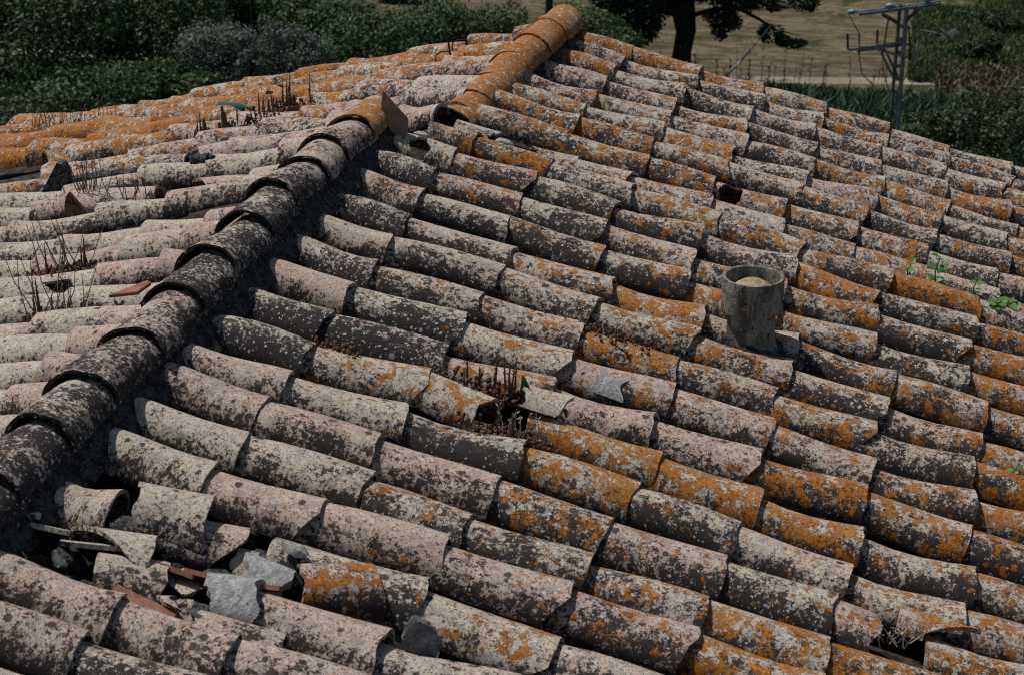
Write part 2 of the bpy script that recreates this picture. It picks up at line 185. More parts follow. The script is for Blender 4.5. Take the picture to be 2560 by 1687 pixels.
def mat_noise(name, c1, c2, scale=20, c3=None, rough=0.9, bump=0.5, bscale=None, bdist=0.01, t=(0.42, 0.6)):
    N = NT(name); tc = N.n('ShaderNodeTexCoord'); P = tc.outputs['Object']
    n1 = N.noise(P, scale, 7, 0.68)
    c = N.mix(N.step(n1, *t), c1, c2)
    if c3: c = N.mix(N.step(N.noise(P, scale * 3.1, 6, 0.7), 0.56, 0.64), c, c3)
    N.base(c); N.b.inputs['Roughness'].default_value = rough
    if bump: N.bump(N.noise(P, bscale or scale * 4, 6, 0.7), bump, bdist)
    return N.m

def mat_leaf(name, c1, c2, tr=0.25, rough=0.6):
    N = NT(name); at = N.n('ShaderNodeAttribute', attribute_name='tint')
    c = N.mix(at.outputs['Fac'], c1, c2)
    N.base(c); N.b.inputs['Roughness'].default_value = rough
    N.b.inputs['Specular IOR Level'].default_value = 0.25
    t = N.n('ShaderNodeBsdfTranslucent'); N.set(t.inputs[0], c)
    mx = N.n('ShaderNodeMixShader'); mx.inputs[0].default_value = tr
    N.t.links.new(N.b.outputs[0], mx.inputs[1]); N.t.links.new(t.outputs[0], mx.inputs[2]); N.t.links.new(mx.outputs[0], N.out.inputs[0])
    return N.m

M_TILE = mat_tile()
M_PAN = mat_noise('sooty_pan_clay', (0.018, 0.016, 0.015), (0.060, 0.046, 0.040), 26, (0.10, 0.05, 0.012), bump=0.8, bdist=0.01)
M_MORT = mat_noise('grey_mortar', (0.27, 0.27, 0.26), (0.42, 0.41, 0.39), 30, (0.13, 0.13, 0.128), bump=1.0, bscale=75, bdist=0.016)
M_MORTD = mat_noise('blackened_mortar', (0.016, 0.016, 0.017), (0.060, 0.060, 0.058), 30, (0.14, 0.14, 0.135), bump=1.0, bscale=60, bdist=0.02)
M_BROKE = mat_noise('broken_clay', (0.17, 0.070, 0.045), (0.24, 0.115, 0.075), 18, (0.12, 0.09, 0.07), bump=0.6, bdist=0.006)
M_SLAB = mat_noise('brown_slab', (0.20, 0.125, 0.085), (0.27, 0.175, 0.12), 14, (0.14, 0.09, 0.065), bump=0.3, bscale=120, bdist=0.003)
def mat_pipe():
    N = NT('old_cement_pipe'); tc = N.n('ShaderNodeTexCoord'); P = tc.outputs['Object']; S_ = N.vmath('MULTIPLY', P, (1, 1, .35))
    c = N.mix(N.step(N.noise(S_, 17, 7, .7), .42, .60), (0.095, 0.090, 0.070), (0.25, 0.235, 0.20))
    c = N.mix(N.math('MULTIPLY', N.step(N.noise(P, 9, 5, .7), .52, .60), .6), c, (0.105, 0.092, 0.045))
    c = N.mix(N.step(N.noise(P, 36, 8, .78), .57, .62), c, (0.27, 0.265, 0.245))
    c = N.mix(N.step(N.noise(P, 48, 8, .8), .55, .60), c, (0.022, 0.021, 0.018))
    d, k = N.vor(P, 70); kr = N.sep(k); sz = N.math('MULTIPLY', N.step(kr[0], .7, 1.2), .8)
    c = N.mix(N.math('MULTIPLY', N.step(d, sz, N.math('MULTIPLY', sz, .7)), .8), c, (0.30, 0.30, 0.28))
    N.base(c); N.bump(N.noise(P, 60, 7, .75), 1.0, .009); return N.m
M_PIPE = mat_pipe()
M_OCHRE = mat_noise('ochre_crust', (0.20, 0.14, 0.06), (0.36, 0.29, 0.18), 40, (0.42, 0.40, 0.36), bump=0.8, bdist=0.008)
M_STONE = mat_noise('dark_stone', (0.020, 0.021, 0.021), (0.085, 0.088, 0.086), 34, (0.24, 0.25, 0.24), bump=1.0, bscale=60, bdist=0.015)
M_STONEP = mat_noise('pale_stone', (0.22, 0.215, 0.20), (0.34, 0.335, 0.32), 24, (0.12, 0.12, 0.115), bump=0.7, bdist=0.008)
M_IRON = mat_noise('rusty_iron', (0.020, 0.012, 0.010), (0.075, 0.028, 0.018), 40, bump=0.3)
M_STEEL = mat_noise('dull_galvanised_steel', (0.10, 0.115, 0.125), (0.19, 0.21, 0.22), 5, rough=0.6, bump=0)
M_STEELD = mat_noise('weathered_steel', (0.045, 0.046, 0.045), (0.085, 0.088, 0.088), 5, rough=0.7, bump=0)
M_CABLE = mat_noise('grey_cable', (0.12, 0.12, 0.115), (0.20, 0.19, 0.175), 6, bump=0)
M_CABLED = mat_noise('black_cable', (0.015, 0.015, 0.016), (0.03, 0.03, 0.03), 6, bump=0)
M_WALL = mat_noise('rough_plaster', (0.32, 0.27, 0.20), (0.42, 0.37, 0.29), 3, bump=0.6, bdist=0.02)
M_BARK = mat_noise('dark_bark', (0.012, 0.010, 0.008), (0.035, 0.028, 0.022), 9, bump=0.8, bdist=0.05)
M_TWIG = mat_noise('dry_twig', (0.10, 0.08, 0.06), (0.20, 0.17, 0.13), 30, bump=0)
M_SEDUM = mat_leaf('red_brown_stonecrop', (0.055, 0.022, 0.016), (0.15, 0.075, 0.045), 0.1)
M_SPIKE = mat_leaf('dry_seed_spike', (0.050, 0.026, 0.016), (0.14, 0.080, 0.045), 0.1)
M_SPIKEG = mat_leaf('green_brown_spike', (0.035, 0.034, 0.014), (0.095, 0.085, 0.040), 0.1)
M_STRAW = mat_noise('straw', (0.20, 0.17, 0.12), (0.34, 0.30, 0.23), 50, bump=0)
M_IVY = mat_leaf('fresh_green_leaf', (0.045, 0.12, 0.025), (0.13, 0.24, 0.06), 0.3, 0.4)
M_PADM = mat_noise('cactus_skin', (0.018, 0.055, 0.014), (0.035, 0.085, 0.022), 60, bump=0.4, rough=0.5)
def glass_mat():
    N = NT('teal_green_glass'); N.base((0.012, 0.070, 0.065)); N.b.inputs['Roughness'].default_value = 0.12
    N.b.inputs['Specular IOR Level'].default_value = 0.6; N.b.inputs['Transmission Weight'].default_value = 0.25
    return N.m
M_GLASS = glass_mat()
def insul_mat():
    N = NT('blue_glass_insulator'); N.base((0.10, 0.22, 0.25)); N.b.inputs['Roughness'].default_value = 0.2
    N.b.inputs['Transmission Weight'].default_value = 0.3; return N.m
M_INS = insul_mat()

# ------------------------------------------------------------------ object helpers
def tag(o, label=None, cat=None, group=None, kind=None):
    if label: o['label'] = label
    if cat: o['category'] = cat
    if group: o['group'] = group
    if kind: o['kind'] = kind
    return o
def empty(name, loc, label, cat, group=None):
    o = bpy.data.objects.new(name, None); COL.objects.link(o); o.location = loc; o.empty_display_size = 0.2
    return tag(o, label, cat, group)
def origin(o):
    v = Vector(o.location)
    while o.parent: o = o.parent; v = v + Vector(o.location)
    return v
def link(name, me, mat=None, parent=None, mw=None, smooth=True):
    """links a mesh; mw places it in the world; parents never turn, so the local place is world minus the parents' origin"""
    if mat and not me.materials: me.materials.append(mat)
    o = bpy.data.objects.new(name, me); COL.objects.link(o)
    m = mw.copy() if mw is not None else Matrix()
    if parent is not None:
        o.parent = parent; m = Matrix.Translation(-origin(parent)) @ m
    o.matrix_local = m
    return o
def mesh(name, V, F, smooth=True, sharp=38):
    me = bpy.data.meshes.new(name); me.from_pydata([tuple(v) for v in V], [], F); me.update()
    if smooth:
        me.polygons.foreach_set('use_smooth', [True] * len(me.polygons))
        try: me.set_sharp_from_angle(angle=math.radians(sharp))
        except Exception: pass
    return me
def frame(x_axis, up, loc):
    x = Vector(x_axis).normalized(); y = Vector(up).cross(x).normalized(); z = x.cross(y)
    return Matrix(((x.x, y.x, z.x, loc[0]), (x.y, y.y, z.y, loc[1]), (x.z, y.z, z.z, loc[2]), (0, 0, 0, 1)))
def box_mesh(name, lo, hi):
    V = [(x, y, z) for x in (lo[0], hi[0]) for y in (lo[1], hi[1]) for z in (lo[2], hi[2])]
    return mesh(name, V, [(0, 1, 3, 2), (4, 6, 7, 5), (0, 4, 5, 1), (2, 3, 7, 6), (0, 2, 6, 4), (1, 5, 7, 3)], False)
class MB:
    """collects tubes, cones, quads and bars into one mesh"""
    def __init__(s): s.V = []; s.F = []; s.T = []
    def tube(s, pts, rad, n=6, cap=True, tint=0.5):
        pts = [Vector(p) for p in pts]; b0 = len(s.V)
        if not isinstance(rad, (list, tuple)): rad = [rad] * len(pts)
        for i, p in enumerate(pts):
            d = (pts[min(i + 1, len(pts) - 1)] - pts[max(i - 1, 0)]).normalized()
            a = d.cross(Vector((0.31, 0.2, 0.93)));
            if a.length < 1e-3: a = d.cross(Vector((1, 0, 0)))
            a.normalize(); c = d.cross(a)
            for k in range(n):
                w = 2 * math.pi * k / n
                s.V.append(p + (a * math.cos(w) + c * math.sin(w)) * rad[i]); s.T.append(tint)
        for i in range(len(pts) - 1):
            for k in range(n):
                s.F.append((b0 + i * n + k, b0 + i * n + (k + 1) % n, b0 + (i + 1) * n + (k + 1) % n, b0 + (i + 1) * n + k))
        if cap:
            s.F.append(tuple(b0 + k for k in range(n))[::-1]); s.F.append(tuple(b0 + (len(pts) - 1) * n + k for k in range(n)))
    def bar(s, a, b, w, h):
        a = Vector(a); b = Vector(b); d = (b - a).normalized(); u = d.cross(Vector((0, 0, 1)))
        if u.length < 1e-3: u = Vector((1, 0, 0))
        u = u.normalized() * w / 2; v = u.cross(d).normalized() * h / 2; b0 = len(s.V)
        for p in (a, b):
            for q in (u + v, u - v, -u - v, -u + v): s.V.append(p + q); s.T.append(0.5)
        s.F += [(b0, b0 + 1, b0 + 2, b0 + 3), (b0 + 7, b0 + 6, b0 + 5, b0 + 4)] + [(b0 + k, b0 + 4 + k, b0 + 4 + (k + 1) % 4, b0 + (k + 1) % 4) for k in range(4)]
    def leaf(s, p, d, up, L, W, tint=0.5, fold=0.12):
        d = Vector(d).normalized(); r = d.cross(Vector(up)).normalized(); u = r.cross(d); p = Vector(p); b0 = len(s.V)
        for a, w, h in ((0, 0, 0), (.3, .42, fold), (.3, 0, 0), (.3, -.42, fold), (.68, .36, fold), (.68, 0, 0.02), (.68, -.36, fold), (1, 0, -.05)):
            s.V.append(p + d * a * L + r * w * W + u * h * W); s.T.append(tint)
        s.F += [(b0, b0 + 2, b0 + 1), (b0, b0 + 3, b0 + 2), (b0 + 1, b0 + 2, b0 + 5, b0 + 4), (b0 + 2, b0 + 3, b0 + 6, b0 + 5), (b0 + 4, b0 + 5, b0 + 7), (b0 + 5, b0 + 6, b0 + 7)]
    def build(s, name, mat, parent=None, smooth=True, base=None, tint=False):
        base = Vector(base) if base is not None else (origin(parent) if parent is not None else Vector((0, 0, 0)))
        me = mesh(name, [Vector(v) - base for v in s.V], s.F, smooth)
        if tint: me.attributes.new('tint', 'FLOAT', 'POINT').data.foreach_set('value', s.T)
        return link(name, me, mat, parent, Matrix.Translation(base))
def rock_mesh(name, sx, sy, sz, seed, sub=2, rough=0.28):
    bm = bmesh.new(); bmesh.ops.create_icosphere(bm, subdivisions=sub, radius=1.0)
    r = random.Random(seed); ks = [Vector((r.uniform(-1, 1), r.uniform(-1, 1), r.uniform(-1, 1))).normalized() for _ in range(9)]
    off = [r.uniform(.55, .95) for _ in ks]
    for v in bm.verts:
        c = v.co.copy()
        for k, o in zip(ks, off):
            t = c.dot(k)
            if t > o: c -= k * (t - o) * 0.85
        c *= 1 + r.uniform(-rough, rough) * 0.22
        v.co = Vector((c.x * sx, c.y * sy, c.z * sz))
    me = bpy.data.meshes.new(name); bm.to_mesh(me); bm.free()
    me.polygons.foreach_set('use_smooth', [True] * len(me.polygons))
    try: me.set_sharp_from_angle(angle=math.radians(30))
    except Exception: pass
    return me

# ------------------------------------------------------------------ clay barrel tile
def tile_mesh(seed, Lt=0.46, at=0.104, ah=0.082, bt=0.090, bh=0.076, t=0.013, NA=11, NL=5, tail=None, head=None, hole=None, u0=-1.0, u1=1.0, span=96, wave=0.004, bow=0.0):
    """x runs down the tile and its tail (x=0) is the wide lower end; apex at z=0; tail(u)/head(u) cut the ends back; hole(u,f) drops faces"""
    r = random.Random(seed); V = []; UV = []; ph = [r.uniform(0, 6.3) for _ in range(6)]; n1 = NA + 1; n2 = (NL + 1) * n1
    for side in (0, 1):
        for i in range(NL + 1):
            for j in range(n1):
                u = u0 + (u1 - u0) * j / NA
                xt = -(tail(u) if tail else 0.0) - 0.004 * math.sin(u * 3.1 + ph[0]) - 0.002 * math.sin(u * 9 + ph[1])
                xh = -Lt + (head(u) if head else 0.0) + 0.006 * math.sin(u * 2.7 + ph[2])
                f = i / NL; x = xh + (xt - xh) * f; g = 1 + x / Lt
                a = ah + (at - ah) * g; b = bh + (bt - bh) * g
                if side: a -= t; b -= t
                an = math.radians(span) * u
                y = a * math.sin(an); z = b * (math.cos(an)) - (bh + (bt - bh) * g)
                # a hand-made tile is never straight: slight waves and a bow
                z += wave * math.sin(x * 11 + ph[3]) + wave * .7 * math.sin(u * 2.4 + ph[4]) * g + bow * (x / Lt) * (1 + x / Lt) * 4
                y += wave * math.sin(x * 8 + ph[5])
                V.append((x, y, z)); UV.append((u, -x))
    keep = []
    for i in range(NL):
        for j in range(NA):
            if hole and hole(u0 + (u1 - u0) * (j + .5) / NA, (i + .5) / NL): continue
            keep.append((i, j))
    F = []; E = {}
    for i, j in keep:
        a = i * n1 + j; q = (a, a + 1, a + n1 + 1, a + n1)
        F.append(q[::-1]); F.append(tuple(v + n2 for v in q))
        for k in range(4):
            e = (q[k], q[(k + 1) % 4])
            if (e[1], e[0]) in E: del E[(e[1], e[0])]
            else: E[e] = 1
    for (p, q) in E: F.append((p, q, q + n2, p + n2))
    me = mesh('roof_tile', V, F, True, 50)
    uvl = me.uv_layers.new(name='uv')
    li = np.zeros(len(me.loops), dtype=np.int32); me.loops.foreach_get('vertex_index', li)
    uvl.data.foreach_set('uv', np.array(UV, dtype=np.float32)[li].ravel())
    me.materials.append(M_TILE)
    return me
def jag(seed, amp, lo=0.0, lean=0.0):
    r = random.Random(seed); p = [r.uniform(0, 6.3) for _ in range(4)]
    return lambda u: max(0.0, lo + lean * u + amp * (0.5 * math.sin(u * 2.3 + p[0]) + 0.3 * math.sin(u * 5.7 + p[1]) + 0.2 * math.sin(u * 13 + p[2])))
def chip(side, amt, width=0.5):
    return lambda u: amt * max(0.0, (u * side - (1 - width)) / width) ** 0.8
TILES = [tile_mesh(100 + k, wave=0.004 + 0.0018 * (k % 3), at=.102 + .004 * (k % 2), ah=.076 + .003 * (k % 4), bt=.084 + .003 * (k % 4), bow=.008 * ((k % 3) - 1), tail=jag(100 + k, .010, .002)) for k in range(18)]
TILES_L = [tile_mesh(150 + k, wave=0.004 + 0.0015 * (k % 3), at=.106, ah=.068 + .003 * (k % 3), bt=.094, bh=.060 + .003 * (k % 3), bow=.006 * ((k % 3) - 1), tail=jag(150 + k, .014, .003)) for k in range(12)]
CHIPPED = [tile_mesh(200, tail=chip(-1, .06, .7)), tile_mesh(201, tail=chip(1, .05, .6)), tile_mesh(202, tail=jag(5, .025, .012)), tile_mesh(203, tail=chip(-1, .09, .45), NA=16),
           tile_mesh(204, tail=jag(9, .03, .01, -.02), NA=16)]

house = empty('farmhouse', (0.6, -3.2, -4.3), 'old stone farmhouse under a lichen covered clay tile roof with two ridges', 'house')

def put_tile(name, T, H, up, me, w=1.0, col=(.5, .5, .3, .4), roll=0.0, nominal=0.46, parent=house):
    T = Vector(T); H = Vector(H); d = T - H
    m = frame(d, up, T) @ Matrix.Rotation(roll, 4, 'X') @ Matrix.Diagonal((d.length / nominal, w, (1 + w) / 2, 1))
    o = link(name, me, None, parent, m)
    o.color = col
    return o
def clamp(v, a=0.0, b=1.0): return max(a, min(b, v))

# ---- how weathered each tile is: (pink, black, orange, white spots)
def tone_r(c, j):
    r = random.Random(c * 31 + j * 7 + 3)
    pink = clamp(r.choice((.25, .35, .5, .65)) + r.uniform(-.1, .1))
    black = r.choice((.46, .52, .58, .68)) + r.uniform(-.06, .06)
    orange = clamp(.39 + .025 * j + r.choice((-.12, 0, .08, .18)) + r.uniform(-.06, .06), .0, .75)
    if c <= 8: black = .46 + r.uniform(0, .2); orange = clamp(.46 + r.uniform(-.12, .2)); white = .7
    else: white = .5
    if c == 0: orange = .8 - .05 * j
    if c == 1: orange = max(orange, .45)
    if c >= 12 and j <= 1: orange *= .12
    if c >= 20 and j <= 2: orange *= .25
    if j == 0 and c >= 19: white = .3; black -= .1
    S = {(18, 4): (.0, .35, .95, .3), (18, 3): (.0, .45, .85, .5), (18, 5): (.15, .45, .85, .4), (14, 4): (.7, .6, .6, .4), (13, 3): (.7, .3, .8, .3), (13, 2): (.4, .35, .6, .4), (14, 2): (.1, .4, .45, .4),
         (14, 3): (.0, .4, .55, .5), (16, 3): (.9, .3, .5, .3), (15, 5): (.1, .5, .7, .5), (16, 0): (.8, .15, .05, .2), (17, 0): (.4, .85, .02, .5), (18, 0): (.2, .8, .0, .6), (19, 0): (.75, .35, .0, .2), (20, 0): (.9, .45, .0, .3),
         (15, 0): (.5, .75, .0, .6), (14, 0): (.5, .28, .08, .2), (13, 0): (.4, .8, .0, .5), (12, 0): (.4, .5, .45, .4), (11, 0): (.3, .75, .2, .6), (10, 0): (.0, .25, .35, .3), (9, 0): (.3, .7, .6, .4), (9, 1): (.3, .7, .7, .4), (10, 1): (.9, .45, .5, .3),
         (21, 0): (.1, .35, .0, .4), (22, 0): (.1, .4, .0, .4), (22, 1): (.9, .35, .12, .2), (21, 1): (.2, .45, .0, .3), (20, 1): (.9, .5, .1, .3), (19, 1): (.1, .35, .4, .4), (18, 1): (.1, .3, .6, .3), (17, 1): (.7, .85, .05, .6), (16, 1): (.1, .75, .25, .6),
         (15, 1): (.1, .55, .45, .5), (21, 2): (.2, .55, .5, .5), (20, 2): (.9, .4, .12, .2), (22, 2): (.9, .3, .35, .3), (23, 2): (.2, .7, .3, .5), (25, 0): (.9, .5, .0, .2), (26, 0): (.7, .6, .0, .2), (25, 1): (.8, .45, .0, .2), (24, 1): (.7, .4, .0, .2),
         (16, 2): (.0, .25, .55, .4), (17, 2): (.7, .45, .6, .3), (17, 3): (.85, .3, .4, .3), (20, 3): (.2, .65, .55, .6), (22, 3): (.8, .45, .4, .4), (21, 3): (.2, .7, .45, .4), (22, 4): (.9, .5, .5, .3), (21, 4): (.2, .65, .55, .5), (20, 4): (.9, .5, .45, .4)}
    if (c, j) in S:
        q = S[(c, j)]; return (.4 + (q[0] - .4) * .75, .52 + (q[1] - .5) * .75, min(.74, q[2] * .85 + (.06 if q[2] > .04 else 0)), q[3] + .1)
    return (pink, clamp(black), orange, white)
def tone_l(k, j):
    r = random.Random(k * 17 + j * 5 + 900)
    pink = r.choice((.2, .4, .7, .95)); black = r.uniform(.24, .46); white = .2
    orange = clamp((k - 5.5) * .085 + r.uniform(-.12, .14) + .05 * j * (k > 6), 0, .92)
    if k <= 4: orange = 0.0
    if k in (5, 6, 7): orange = .25 if j else .1
    if k >= 8: black = r.uniform(.38, .55); white = .7
    if 8 <= k <= 11 and j == 0: orange *= .35
    if k >= 13: orange = r.uniform(.60, .78); black = r.uniform(.5, .62)
    return (pink, black, orange, white)

# ------------------------------------------------------------------ right slope
yc = {c: sum(v[1] for v in d.values()) / len(d) for c, d in RIGHT.items()}
for c in range(27, 34): yc[c] = yc[26] - 0.243 * (c - 26)
yc[24] = -6.03
def tail_r(c, j):
    if c in RIGHT and j in RIGHT[c]: return RIGHT[c][j]
    d = RIGHT.get(c, {}); r = random.Random(c * 100 + j)
    if d:
        k = min(d, key=lambda q: abs(q - j)); s = d[k][0] + (j - k) * 0.366
        return (s + r.uniform(-.012, .012), d[k][1] + r.uniform(-.012, .012))
    return (0.01 + 0.366 * j + r.uniform(-.015, .015), yc[c] + r.uniform(-.012, .012))
SKIP_R = {(23, 1), (24, 0), (20, 6), (8, 1), (18, 2)}
HOLE_R = {(10, 0): lambda u, f: (u + .38) ** 2 / .2 + (f - .50) ** 2 / .022 < 1 + .25 * math.sin(u * 14) ,
          (7, 4): lambda u, f: (u + .36) ** 2 / .30 + (f - .40) ** 2 / .016 < 1}
TAIL_R = {(22, 1): 0, (23, 3): 3, (18, 2): 4, (17, 0): 2, (3, 2): 3, (22, 3): 0}
SH = Vector((0, -0.043, 0))
n_r = 0; FRM = {}
for c in range(0, 34):
    first = 1 if c <= 8 else 0
    for j in range(first, 10):
        if (c, j) in SKIP_R: continue
        s, y = tail_r(c, j)
        if c > 26 and j > 2: continue
        if j > 7 and c > 12: continue
        if j > 8: continue
        r = random.Random(c * 57 + j)
        T = on_r(s, y, .010) + SH
        if j == first:
            xh = (-.2 + (y + 1.85) * .1266 + .075 if c <= 8 else XR + .09)
            if c == 9: xh = -.22
            H = on_r(xh / math.cos(P_R), y + r.uniform(-.01, .01), .002) + SH
        else:
            ps, py = tail_r(c, j - 1)
            if (c, j - 1) in SKIP_R: ps = s - .36; py = y
            H = on_r(ps - .085, py, -.016) + SH
        FRM[(c, j)] = (T.copy(), H.copy())
        me = CHIPPED[TAIL_R[(c, j)]] if (c, j) in TAIL_R else (CHIPPED[r.randrange(5)] if r.random() < .16 else TILES[r.randrange(18)])
        if (c, j) in HOLE_R: me = tile_mesh(c * 10 + j, NA=56, NL=56, hole=HOLE_R[(c, j)])
        if c > 26 and j > 1: continue
        o = put_tile('roof_tile', T, H, N_R, me, 1.03 + r.uniform(-.06, .07), tone_r(c, j), r.uniform(-.12, .12)); n_r += 1
        if (c, j) in HOLE_R: o['label'] = 'clay tile with a dark hole broken through its side'

# ------------------------------------------------------------------ left slope
y0 = {k: LEFT[k][0][1] for k in LEFT}
LX = {k: [p[0] for p in v] for k, v in LEFT.items()}
n_l = 0
def tails_l(k):
    v = list(LEFT.get(k, []))
    if not v: v = [(-1.03, LEFT[-1][0][1] - .25 * (-1 - k))]
    while v[-1][0] > -3.3 + (.0 if k > 10 else 1.2): v.append((v[-1][0] - .36, v[-1][1] + (.0 if k < 8 else .0)))
    return v
SKIP_L = {(8, 3), (6, 1)}
spac = lambda k: 0.28 if k < 7 else (0.30 if k < 9 else 0.36)
LH_HOLE = {(2, 1): lambda u, f: (abs(u - .62) < .38 and abs(f - (.42 - .25 * (u - .6))) < .10 * (1.15 - u) + .03) or (u > .55 and f > .93), }
for k in range(-5, 15):
    v = tails_l(k); r0 = random.Random(k)
    head_x = (-.2 + (v[0][1] + 1.85) * .1266 - .03) if k >= 9 else (XR - .09)
    if k == 8: v = [(-.58, -1.98)] + v; head_x = -.27
    for j, (x, y) in enumerate(v):
        r = random.Random(k * 91 + j)
        if (k, j) in SKIP_L or x < -3.75: continue
        n = n_left(x, y); sh = Vector((0, -.036, 0))
        T = Vector((x, y, zl(x, y))) + n * .008 + sh
        if j == 0:
            dy = 0 if len(v) < 2 else (v[0][1] - v[1][1]) * .6
            if k == 14: dy = -.03
            H = Vector((head_x, y + dy, zl(head_x, y + dy) - .02)) + sh
            if (H - T).length > .52: # a second tile above it, hidden under the ridge tiles
                mid = T + (H - T) * .5
                put_tile('roof_tile', mid + n * .02, H, n, TILES[r.randrange(18)], spac(k) / .25 * .88, tone_l(k, 9), 0); n_l += 1
                H = mid + (H - T).normalized() * .07 - n * .018
        else:
            px, py = v[j - 1]
            if (k, j - 1) in SKIP_L: px = x + .34; py = y
            H = Vector((px + .08, py, zl(px + .08, py))) - n * .026 + sh
        me = CHIPPED[r.randrange(5)] if r.random() < .14 else TILES_L[r.randrange(12)]
        if (k, j) == (2, 1): me = tile_mesh(771, NA=56, NL=56, hole=LH_HOLE[(2, 1)])
        if (k, j) == (6, 0): me = tile_mesh(772, tail=chip(1, .22, 1.3), NA=16)
        o = put_tile('roof_tile', T, H, n, me, spac(k) / .25 * (.92 if k < 9 else .86), tone_l(k, j), r.uniform(-.09, .09)); n_l += 1
        if (k, j) == (2, 1): o['label'] = 'pink clay tile with a black crack gaping on top'

# ------------------------------------------------------------------ ridge tiles
def ridge_mesh(seed, **kw):
    return tile_mesh(seed, Lt=.44, at=.116, ah=.096, bt=.098, bh=.086, t=.010, NA=13, NL=5, span=88, **kw)
RID = [ridge_mesh(300 + k, wave=.006, tail=jag(300 + k, .022, .006)) for k in range(6)]
near = [(XR, y, z) for y, z in RIDGE_NEAR]
near = [(XR, near[0][1] - .34 * i, near[0][2]) for i in (3, 2, 1)] + near
for i in range(len(near) - 1):
    T = Vector(near[i]); Nx = Vector(near[i + 1]); r = random.Random(700 + i)
    d = (Nx - T).normalized(); H = Nx + d * .09 - Vector((0, 0, .026)); T = T + Vector((0, 0, .004))
    if i == len(near) - 2: H = Nx - d * .03 - Vector((0, 0, .02))
    tn = (.62, .84, .06, .6) if i < len(near) - 4 else (.6, .6, .35, .5)
    if i >= len(near) - 2: tn = (.5, .42, .80, .5)
    tn = (clamp(tn[0] + r.uniform(-.25, .25)), clamp(tn[1] + r.uniform(-.07, .07)), tn[2], tn[3])
    put_tile('ridge_tile', T + Vector((r.uniform(-.01, .01), 0, 0)), H, (0, 0, 1), RID[r.randrange(6)], 1.0 + r.uniform(-.03, .03), tn, r.uniform(-.06, .06), .44)
fr = [Vector(p) for p in RIDGE_FAR]
def far_at(y):
    for a, b in zip(fr, fr[1:]):
        if y <= b.y or b is fr[-1]:
            t = (y - a.y) / (b.y - a.y); return a + (b - a) * t
ys = [-1.93, -1.65, -1.37, -1.09, -.80, -.51, -.20]
def ridge_x(y): return -.2 + (y + 1.85) * .1266
FRID = [tile_mesh(330 + k, Lt=.44, at=.112, ah=.106, bt=.104, bh=.100, t=.009, NA=15, NL=6, span=88, wave=.006, tail=jag(330 + k, .02, .006)) for k in range(4)]
for i in range(6):
    T = far_at(ys[i]); Nx = far_at(ys[i + 1]); d = (Nx - T).normalized(); r = random.Random(800 + i)
    H = Nx + d * .09 - Vector((0, 0, .004))
    if i == 5: H = Nx + d * .02 - Vector((0, 0, .01))
    put_tile('ridge_tile', T + Vector((0, 0, .002)), H, (0, 0, 1), FRID[r.randrange(4)], 1.02, (.6, .56, .86, 1.0), r.uniform(-.05, .05), .44)

# mortar bedding below both ridges
def bed(name, pts, wl_, wr_, drop, seed):
    r = random.Random(seed); V = []; F = []; n = len(pts); K = 7
    for i, p in enumerate(pts):
        for k in range(K):
            f = k / (K - 1); x = -wl_ + (wl_ + wr_) * f
            z = -drop * (abs(f - .5) * 2) ** 1.2 - .030
            V.append((p[0] + x + r.uniform(-.008, .008), p[1] + r.uniform(-.01, .01), p[2] + z + r.uniform(-.008, .008)))
    for i in range(n - 1):
        for k in range(K - 1): a = i * K + k; F.append((a, a + 1, a + K + 1, a + K))
    link(name, mesh(name, V, F, True, 80), M_MORTD, house)
def dens(P, step=.05):
    out = []
    for a, b in zip(P, P[1:]):
        a = Vector(a); b = Vector(b); m = max(1, int((b - a).length / step))
        out += [a + (b - a) * (i / m) for i in range(m)]
    return out + [Vector(P[-1])]
bed('ridge_mortar', dens(near[:-1] + [(XR, -2.36, .21)]), .115, .150, .17, 1)
bed('ridge_mortar', dens([far_at(y) for y in (-1.85, -1.5, -1.0, -.6, -.22)]), .12, .12, .15, 2)

# ------------------------------------------------------------------ pan tiles (the channels between the cover tiles) and the boards under them
def pan(name, xs, ys_, f, mat, cols_y):
    V = []; F = []; nx = len(xs); ny = len(ys_)
    for x in xs:
        for y in ys_:
            dist = min(abs(y + .043 - q) for q in cols_y)
            V.append(f(x, y, -.150 - .028 * clamp(dist / .125) + .012 * (((x * 2.75) % 1.0))))
    for i in range(nx - 1):
        for k in range(ny - 1): a = i * ny + k; F.append((a, a + ny, a + ny + 1, a + 1))
    o = link(name, mesh(name, V, F, True, 40), mat, house); o['kind'] = 'stuff'; return o
ysr = list(np.arange(-8.2, .02, .042)); xsr = []
for i in range(10): xsr += [-.45 + i * .364 + .002, -.45 + i * .364 + .18, -.45 + i * .364 + .362]
pan('pan_tile', [x for x in xsr if x < 3.3], ysr, lambda x, y, h: tuple(on_r(max(x, (-.05 + (y + 1.85) * .12 - .1 if y > -2.0 else XR + .02)) / math.cos(P_R), y, h)), M_PAN, list(yc.values()))
pan('pan_tile', [x * 1.0 - 3.62 for x in np.arange(0, 3.55, .13)], ysr, lambda x, y, h: (min(x, -.10 if y > -2.1 else XR - .02), y, zl(min(x, -.10 if y > -2.1 else XR - .02), y) + h), M_PAN, [y0.get(k, -4.7 - .25 * (-1 - k)) for k in range(-15, 15)])

